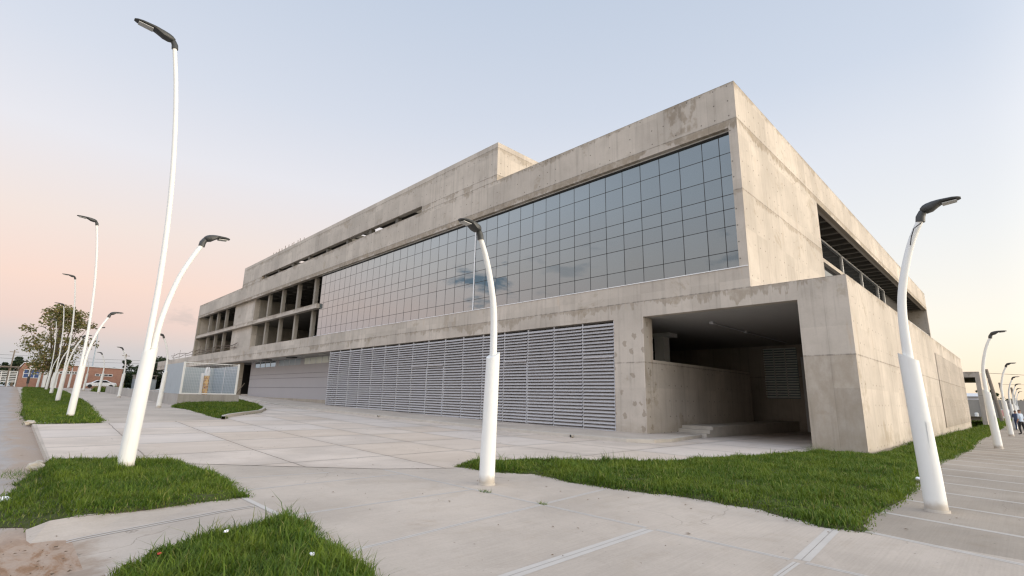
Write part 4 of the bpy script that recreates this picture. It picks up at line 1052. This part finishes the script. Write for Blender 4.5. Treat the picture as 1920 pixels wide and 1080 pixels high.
for (x, y, H, l) in ((-140, 17.2, 9.2, 'bare wooden pole behind the right end of the brick building'), (-146, -.6, 9., 'thin wooden pole left of the tree above the gate')):
    p = empty('wooden_pole', (x, y, 1.6), l, 'pole', 'wooden poles in the left distance')
    MB().tube([(x, y, 0), (x, y+.1, H)], [.14, .10], 8).build('shaft', M['wood'], p)
    MB().box(x-.06, x+.06, y-.6, y+.8, H-.5, H-.38).build('crossarm', M['wood'], p)
ww = MB()
for z in (7.2, 7.9): ww.tube([(-146, -30, z+.6), (-146, -10, z), (-146, 10, z), (-146, 40, z+.7)], .022, 4)
tag(ww.build('power_line', M['rubber']), 'thin dark power lines crossing the sky behind the tree', 'power line')
shed = MB().box(-124, -121, 17.0, 20.5, 1, 3.5).build('sheet_shed', M['zinc'])
tag(shed, 'low blue-grey sheet shed with dark windows beside the canopy', 'shed')
MB().box(-120.999, -120.96, 17.4, 20.2, 3.55, 4.1).build('window', M['win'], shed)
MB().box(-124.1, -120.8, 16.9, 20.6, 4.15, 4.3).box(-124, -121.2, 17, 20.5, 3.5, 4.15).build('roof', M['blockwall'], shed)
def treeline(name, pts, h0, h1, n, label, seed):
    gn = np.random.default_rng(seed); V = []
    for (xa, ya), (xb, yb) in zip(pts[:-1], pts[1:]):
        tt = gn.random(n); x_ = xa+(xb-xa)*tt; y_ = ya+(yb-ya)*tt
        hh = h0+(h1-h0)*(.5+.5*np.sin(tt*23+seed)*np.sin(tt*61)); z_ = zf(x_, y_)+hh*gn.random(n)**.8
        V.append(np.stack([x_+gn.normal(0, 1.5, n), y_+gn.normal(0, 1.5, n), z_], 1))
    P = np.concatenate(V); N = len(P); a = gn.normal(0, 1, (N, 3)); b = gn.normal(0, 1, (N, 3)); a *= .28/np.linalg.norm(a, axis=1)[:, None]; b *= .2/np.linalg.norm(b, axis=1)[:, None]
    Q = np.stack([P-a, P-b, P+a, P+b], 1).reshape(-1, 3)
    me = bpy.data.meshes.new(name); me.from_pydata(Q.tolist(), [], [(4*i, 4*i+1, 4*i+2, 4*i+3) for i in range(N)]); me.materials.append(M['leaf_dark'])
    ob = bpy.data.objects.new(name, me); COL.objects.link(ob); struct(ob, label, 'stuff')
treeline('distant_trees', [(-165, -40), (-160, 5), (-158, 30), (-150, 70)], 2.5, 4.2, 5000, 'low dark line of far trees behind the brick building', 4)
treeline('distant_trees', [(-60, 200), (-10, 190), (30, 180)], 3.0, 5.0, 3500, 'low dark line of far trees behind the boundary wall', 6)
treeline('distant_trees', [(-131, 15.8), (-129, 20), (-128, 30)], 2.0, 3.6, 2500, 'dark shrubs filling the gap between brick building and canopy', 8)
# parked car
car = empty('parked_car', (-118, 11.6, zf(-118, 11.6)), 'white saloon car parked before the brick building', 'car')
cz = 1.62
body = [(9.3, .30), (9.25, .62), (9.55, .80), (10.3, .92), (11.0, 1.38), (12.3, 1.42), (13.1, 1.02), (13.75, .95), (13.9, .62), (13.85, .30)]
MB().prism([(a, cz+b) for a, b in body], 'x', -118.85, -117.15).build('body', M['car_paint'], car, bevel=.08, smooth=True)
MB().prism([(a, cz+b) for a, b in ((10.5, .95), (11.08, 1.31), (12.22, 1.34), (12.85, 1.0))], 'x', -117.16, -117.13).build('side_window', M['win'], car)
for y in (10.1, 13.05):
    MB().tube([(-117.4, y, cz+.31), (-117.12, y, cz+.31)], .32, 16).build('wheel', M['rubber'], car)

# ================================================================== RIGHT BACKGROUND
po = empty('concrete_portico', (-3.4, 74.6, -.45), 'open concrete portico frame beyond the right end of the building', 'portico')
MB().box(-3.5, -3.1, 74.6, 92, -.8, 4.75).build('side_wall', c, po)
MB().box(-12, -3.1, 74.6, 92, 4.75, 5.35).build('roof', c, po)
MB().box(-12, -11.6, 74.6, 92, -.8, 4.75).build('far_wall', ci, po)
wl = MB().box(-60, 2, 130, 130.4, -1, 2.9)
for x in frange(-60, 2, 4.): wl.box(x-.15, x+.15, 129.8, 130, -1, 3.0)
tag(wl.build('boundary_wall', M['blockwall']), 'long grey block boundary wall closing the right background', 'wall')
sh = MB().box(-40, -5.5, 133, 141, -1, 3.5).prism([(132.6, 3.5), (141.2, 4.2), (141.2, 4.32), (132.6, 3.62)], 'x', -40.4, -5.1)
tag(sh.build('long_shed', M['alu']), 'low metal roofed shed behind the boundary wall', 'shed')
bn = empty('banner', (-2.9, 128.6, -.4), 'pink and white banner on a frame before the boundary wall', 'banner')
MB().box(-3.75, -2.2, 128.6, 128.66, -.35, 1.25).build('board', M['white_paint'], bn)
MB().box(-3.5, -2.4, 128.58, 128.599, .0, 1.1).build('print', M['pink'], bn)
bo = MB().tube([(-6.6, 127, -.5), (-6.6, 127, .45), (-6.6, 127, .55)], [.3, .28, .18], 12)
tag(bo.build('bollard', M['white_paint'], smooth=True), 'short white bollard on the grass inside the portico view', 'bollard')
be = MB().box(-9, -4.6, 96, 96.5, -.45, .2).box(-9.1, -4.5, 95.9, 96.6, .2, .3)
tag(be.build('low_bench', M['wood']), 'dark low bench wall on the grass behind the portico post', 'bench')
for (x, y, H, lean, l) in ((-2.6, 100, 7.4, -.10, 'thick wooden pole leaning left behind the third right lamp'), (-2.9, 150, 7.2, -.06, 'second wooden pole far down the right walkway'), (-1.5, 165, 6.6, -.05, 'thin wooden pole farthest down the right walkway'), (.9, 118, 5.2, -.06, 'short leaning pole before the dark tree at the right edge')):
    p = empty('power_pole', (x, y, zf(x, y)), l, 'pole', 'wooden poles beside the right walkway')
    MB().tube([(x, y, zf(x, y)-.3), (x+lean*H, y, zf(x, y)+H)], [.24, .19], 10).build('shaft', M['wood'], p)
    MB().tube([(x+lean*H, y-.22, zf(x, y)+H-.35), (x+lean*H, y+.22, zf(x, y)+H-.35)], .05, 6).build('bracket', M['steel_bar'], p)
ww = MB().tube([(-3.3, 100, 6.4), (2, 100, 5.9), (10, 100, 5.9)], .025, 4).tube([(-2.9, 150, 6.4), (8, 150, 6.)], .025, 4)
tag(ww.build('overhead_wire', M['rubber']), 'thin overhead wire running right from the leaning pole', 'power line')
for (x, y, H, cr, l, sd) in ((2.2, 135, 7.2, 2.0, 'tall dark rounded tree at the right edge of the view', 21), (-7.0, 175, 6.4, 2.6, 'dark tree above the boundary wall right of the portico', 22), (-12, 150, 6.0, 2.6, 'dark tree seen through the open portico', 23)):
    tree('far_tree', (x, y, zf(x, y)), H, cr, 2600, .22, M['leaf_dark'], l, sd, .2, .2, 20, 'dark trees in the right distance')

# ---- people
def person(name, x, y, rz, H, label, top, legs, skin, hair, arms='pocket', stride=.06):
    z = zf(x, y); t = empty(name, (x, y, z), label, 'person', 'people standing on the right walkway')
    s = H/1.75
    J = {'pel': (0, 0, .95), 'waist': (0, 0, 1.10), 'chest': (0, .01, 1.32), 'neck': (0, 0, 1.48), 'head0': (0, .015, 1.56), 'head1': (0, .02, 1.66), 'head2': (0, .0, 1.73),
         'shL': (-.18, 0, 1.42), 'elL': (-.25, -.02, 1.14), 'waL': (-.21, .10, .92), 'haL': (-.20, .13, .83), 'shR': (.18, 0, 1.42), 'elR': (.25, -.02, 1.14), 'waR': (.22, .10, .92), 'haR': (.21, .13, .83),
         'hipL': (-.10, 0, .90), 'knL': (-.11, .03+stride, .50), 'anL': (-.12, stride*.6, .09), 'toL': (-.14, .16+stride, .03), 'hipR': (.10, 0, .90), 'knR': (.11, .02-stride, .50), 'anR': (.12, -stride, .09), 'toR': (.14, .14-stride, .03)}
    Rr = {'pel': .155, 'waist': .140, 'chest': .155, 'neck': .06, 'head0': .075, 'head1': .095, 'head2': .07, 'shL': .075, 'elL': .048, 'waL': .034, 'haL': .04, 'shR': .075, 'elR': .048, 'waR': .034, 'haR': .04,
          'hipL': .10, 'knL': .068, 'anL': .05, 'toL': .035, 'hipR': .10, 'knR': .068, 'anR': .05, 'toR': .035}
    if arms == 'folded':
        for sd, k in ((-1, 'L'), (1, 'R')): J['el'+k] = (sd*.26, .05, 1.15); J['wa'+k] = (sd*.08, .22, 1.18); J['ha'+k] = (-sd*.02, .24, 1.20)
    names = list(J); idx = {k: i for i, k in enumerate(names)}
    E = [('pel', 'waist'), ('waist', 'chest'), ('chest', 'neck'), ('neck', 'head0'), ('head0', 'head1'), ('head1', 'head2'), ('chest', 'shL'), ('shL', 'elL'), ('elL', 'waL'), ('waL', 'haL'), ('chest', 'shR'), ('shR', 'elR'), ('elR', 'waR'), ('waR', 'haR'),
         ('pel', 'hipL'), ('hipL', 'knL'), ('knL', 'anL'), ('anL', 'toL'), ('pel', 'hipR'), ('hipR', 'knR'), ('knR', 'anR'), ('anR', 'toR')]
    me = bpy.data.meshes.new('body'); me.from_pydata([tuple(v*s for v in J[k]) for k in names], [(idx[a], idx[b]) for a, b in E], [])
    ob = bpy.data.objects.new('body', me); COL.objects.link(ob)
    sk = ob.modifiers.new('skin', 'SKIN'); 
    for i, k in enumerate(names):
        v = me.skin_vertices[0].data[i]; v.radius = (Rr[k]*s, Rr[k]*s*(.72 if k in ('chest', 'waist', 'pel') else 1)); v.use_root = (k == 'pel')
    sb = ob.modifiers.new('sub', 'SUBSURF'); sb.levels = 2; sb.render_levels = 2
    dg = bpy.context.evaluated_depsgraph_get(); me2 = bpy.data.meshes.new_from_object(ob.evaluated_get(dg)); me2.name = 'body'
    bpy.data.objects.remove(ob); 
    me2.materials.clear()
    for mt in (skin, top, legs, M['rubber']): me2.materials.append(mt)
    for p in me2.polygons:
        cz_ = p.center.z/s; ax = abs(p.center.x)/s; p.use_smooth = True
        if cz_ > 1.49: p.material_index = 0
        elif cz_ < .085: p.material_index = 3
        elif ax > .185 and cz_ < 1.12 and cz_ > .75: p.material_index = 0
        elif cz_ > .93: p.material_index = 1
        else: p.material_index = 2
    b = bpy.data.objects.new('body', me2); COL.objects.link(b); b.parent = t
    h = MB(); n = 10
    for i in range(5):
        ph = math.pi/2*i/4; 
        for k in range(n):
            th = 2*math.pi*k/n; r = .098*math.cos(ph)+.002
            h.v.append((s*r*math.cos(th), s*(r*1.12*math.sin(th)-.012), s*(1.665+.10*math.sin(ph))))
    for i in range(4):
        for k in range(n): h.f.append((i*n+k, i*n+(k+1) % n, (i+1)*n+(k+1) % n, (i+1)*n+k)); h.m.append(0)
    h.v = [(a+x, b_+y, c_+z) for a, b_, c_ in h.v]
    h.build('hair', hair, t, smooth=True)
    t.rotation_euler = (0, 0, rz); return t
skin = simple('skin', (.36, .20, .14, 1), .6); hairm = simple('dark_hair', (.025, .018, .014, 1), .7); hairb = simple('brown_hair', (.10, .05, .03, 1), .7)
sh_b = simple('pale_blue_shirt', (.42, .50, .60, 1), .8); tr_d = simple('black_trousers', (.012, .012, .014, 1), .8); navy = simple('navy_cloth', (.03, .05, .12, 1), .8); sh_w = simple('dark_shirt', (.05, .07, .13, 1), .8)
person('person', -.42, 54.2, R(60), 1.80, 'man in pale blue shirt and black trousers standing at the right edge', sh_b, tr_d, skin, hairb)
person('person', -.80, 66.0, R(-20), 1.76, 'dark haired person in navy shorts half hidden behind the man in pale blue', sh_w, navy, skin, hairm, 'folded')
person('person', -1.85, 92.0, R(30), 1.75, 'person in a dark blue shirt leaning by the fourth right lamp', navy, sh_w, skin, hairm)

# ================================================================== LITTER
def crumple(x, y, r, seed, dz=.05):
    g = random.Random(seed); bm = bmesh.new(); bmesh.ops.create_icosphere(bm, subdivisions=2, radius=r)
    for v in bm.verts: v.co *= g.uniform(.55, 1.25); v.co.z *= .55
    me = bpy.data.meshes.new('x'); bm.to_mesh(me); bm.free(); ob = bpy.data.objects.new('x', me); COL.objects.link(ob); ob.location = (x, y, zf(x, y)+dz); return ob
def litter(name, x, y, r, mat, label, cat, seed, dz=.05):
    o = crumple(x, y, r, seed, dz); o.name = name; o.data.name = name; o.data.materials.append(mat); return tag(o, label, cat)
litter('crumpled_paper', -6.05, 1.85, .027, M['paper'], 'crumpled white paper lying in the long near grass', 'litter', 1, .16)
litter('crumpled_paper', -4.75, 2.2, .024, M['paper'], 'white paper scrap at the bottom edge of the near grass', 'litter', 2, .16)
litter('red_flower', -5.66, 1.2, .018, M['red_petal'], 'small red flower in the nearest grass bed', 'flower', 3, .15)
litter('paper_cup', -1.80, 14.0, .075, M['paper'], 'white crumpled cup on the lawn edge behind the large right lamp', 'litter', 4, .08)
litter('white_wrapper', -10.85, .22, .07, M['paper'], 'white torn wrapper beside the road at the left edge', 'litter', 5, -.06)
litter('rubble_stone', -14.1, .62, .16, M['stone'], 'pale broken kerb stone at the corner of the near lawn', 'stone', 6, .0)
litter('rubble_stone', -14.75, .70, .13, M['stone'], 'second pale kerb stone touching the forecourt corner', 'stone', 7, .0)
litter('rubble_stone', -27.6, .80, .2, M['stone'], 'pale stone at the corner of the long grass strip', 'stone', 8, .02)
g = random.Random(3); m = MB()
for i in range(260):
    if i < 120: x, y = g.uniform(-9, 1), g.uniform(3, 14)
    elif i < 200: x, y = g.uniform(-26, -9), g.uniform(4, 16)
    else: x, y = g.uniform(-8.3, -5), g.uniform(-.1, .8)
    r = g.uniform(.006, .022); z = zf(x, y)+(.010 if y > .9 else -.098); th = g.uniform(0, 3.1)
    a, b = math.cos(th)*r*g.uniform(1, 2.2), math.sin(th)*r
    m.quad((x-a, y-b, z), (x+b, y-a*.5, z+.006), (x+a, y+b, z+.003), (x-b, y+a*.5, z+.008))
struct(m.build('leaf_debris', simple('dry_debris', (.12, .075, .04, 1), .9, var=.5, scale=9)), 'scattered dry leaves and crumbs on the pavement', 'stuff')

# ================================================================== SKY AND LIGHT
w = bpy.data.worlds.new('World'); scene.world = w; w.use_nodes = True
t = NT.__new__(NT); t.t = w.node_tree
for n in list(t.t.nodes): t.t.nodes.remove(n)
out = t.n('ShaderNodeOutputWorld')
SUN_AZ = (0.90, 0.436); SUN_EL = R(3.0)
d = t.n('ShaderNodeTexCoord').outputs['Generated']
nv = t.n('ShaderNodeVectorMath', operation='NORMALIZE'); t.link(d, nv.inputs[0]); d = nv.outputs[0]
x, y, z = t.xyz(d)
hl = t.m('SQRT', t.m('ADD', t.m('MULTIPLY', x, x), t.m('ADD', t.m('MULTIPLY', y, y), 1e-6)))
a = t.m('DIVIDE', t.m('ADD', t.m('MULTIPLY', x, SUN_AZ[0]), t.m('MULTIPLY', y, SUN_AZ[1])), hl)
zc = t.m('MAXIMUM', z, 0.)
def sk(r, g, b, k=1.): c_ = lin(r, g, b); return (max(0, c_[0]-.055*k), max(0, c_[1]-.070*k), max(0, c_[2]-.085*k), 1)
anti = t.ramp(zc, [(0., sk(184, 198, 210)), (.03, sk(188, 199, 214)), (.06, sk(202, 200, 212)), (.10, sk(230, 205, 206)), (.16, sk(245, 215, 207)), (.25, sk(242, 226, 221)), (.37, sk(234, 233, 240)), (.49, sk(219, 225, 238)), (.70, sk(199, 212, 231)), (1., sk(190, 206, 231))])
solar = t.ramp(zc, [(0., sk(255, 236, 212)), (.05, sk(255, 243, 227)), (.12, sk(254, 249, 241)), (.27, sk(241, 243, 246)), (.40, sk(230, 235, 245)), (.52, sk(213, 223, 239)), (.70, sk(199, 212, 231)), (1., sk(190, 206, 231))])
sky = t.mix(t.map(a, -.97, .40), anti, solar)
# sunset glow round the sun's side of the horizon
gl = t.m('MULTIPLY', t.map(a, .42, 1.0), t.m('POWER', 2.718, t.m('MULTIPLY', zc, -3.2)))
gcol = t.n('ShaderNodeVectorMath', operation='SCALE'); gcol.inputs[0].default_value = (1.0, .87, .68); t.link(t.m('MULTIPLY', gl, GLOW if 'GLOW' in globals() else 5.0), gcol.inputs['Scale'])
# a few dark evening clouds low in the south-west
def cloud(dir_, spread, th, scl, seed):
    dv = Vector(dir_).normalized()
    vx = t.n('ShaderNodeVectorMath', operation='DISTANCE'); t.link(d, vx.inputs[0]); vx.inputs[1].default_value = dv
    n = t.noise(t.comb(x, y, t.m('ADD', t.m('MULTIPLY', z, 3.2), seed)), scl, 6, .6, .25)
    mask = t.map(vx.outputs['Value'], 0., spread, 1., 0.)
    return t.m('MULTIPLY', t.map(t.m('ADD', n, t.m('MULTIPLY', mask, .35)), th, th+.16), t.map(mask, .02, .25))
c1 = cloud((-.735, -.64, .220), .145, .72, 10., 1.7)
c2 = cloud((-.62, -.74, .22), .30, .84, 9., 2.1)
c3 = cloud((-.36, -.90, .255), .13, .80, 11., 4.2)
c4 = cloud((-.98, .19, .112), .09, .78, 12., 1.2)
cl = t.m('MAXIMUM', t.m('MAXIMUM', t.m('MULTIPLY', c1, .95), t.m('MULTIPLY', c2, .35)), t.m('MAXIMUM', t.m('MULTIPLY', c3, .5), t.m('MULTIPLY', c4, .22)))
sky = t.mix(cl, sky, lin(112, 128, 146))
add = t.n('ShaderNodeVectorMath', operation='ADD'); t.link(sky, add.inputs[0]); t.link(gcol.outputs[0], add.inputs[1])
# unseen sky boosted overhead and behind the camera to fill the front facade
zen = t.m('ADD', 1., t.m('MULTIPLY', t.map(z, .68, .95), .25))
lowb = t.m('MULTIPLY', t.m('MULTIPLY', t.map(y, -.12, -.36), t.map(y, -.92, -.45)), .85)  # low sky behind the camera lifted for the glass reflections
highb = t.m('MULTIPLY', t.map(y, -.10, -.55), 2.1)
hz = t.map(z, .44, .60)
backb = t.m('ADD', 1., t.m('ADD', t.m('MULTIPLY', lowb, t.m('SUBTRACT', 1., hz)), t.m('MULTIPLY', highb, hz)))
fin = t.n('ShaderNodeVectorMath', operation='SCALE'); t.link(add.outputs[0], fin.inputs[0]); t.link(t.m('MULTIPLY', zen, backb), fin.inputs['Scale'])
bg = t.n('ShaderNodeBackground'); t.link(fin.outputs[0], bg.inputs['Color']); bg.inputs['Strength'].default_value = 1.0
ns = t.n('ShaderNodeTexSky', sky_type='NISHITA'); ns.sun_disc = False; ns.sun_elevation = SUN_EL; ns.sun_rotation = math.atan2(SUN_AZ[0], SUN_AZ[1])
bg2 = t.n('ShaderNodeBackground'); t.link(ns.outputs[0], bg2.inputs['Color']); bg2.inputs['Strength'].default_value = .05
ad = t.n('ShaderNodeAddShader'); t.link(bg.outputs[0], ad.inputs[0]); t.link(bg2.outputs[0], ad.inputs[1]); t.link(ad.outputs[0], out.inputs[0])
sd = bpy.data.lights.new('sun', 'SUN'); sd.energy = 1.8; sd.angle = R(14); sd.color = (1., .93, .82)
so = bpy.data.objects.new('sun', sd); COL.objects.link(so)
dv = Vector((SUN_AZ[0]*math.cos(R(6)), SUN_AZ[1]*math.cos(R(6)), math.sin(R(6))))
so.rotation_euler = dv.to_track_quat('Z', 'Y').to_euler(); so.location = (60, 30, 40)

scene.view_settings.view_transform = 'Standard'; scene.view_settings.look = 'None'
scene.view_settings.exposure = 0.0; scene.view_settings.gamma = 1.0
scene.render.engine = 'CYCLES'; scene.cycles.use_denoising = True; scene.cycles.max_bounces = 6
scene.cycles.filter_width = 1.3
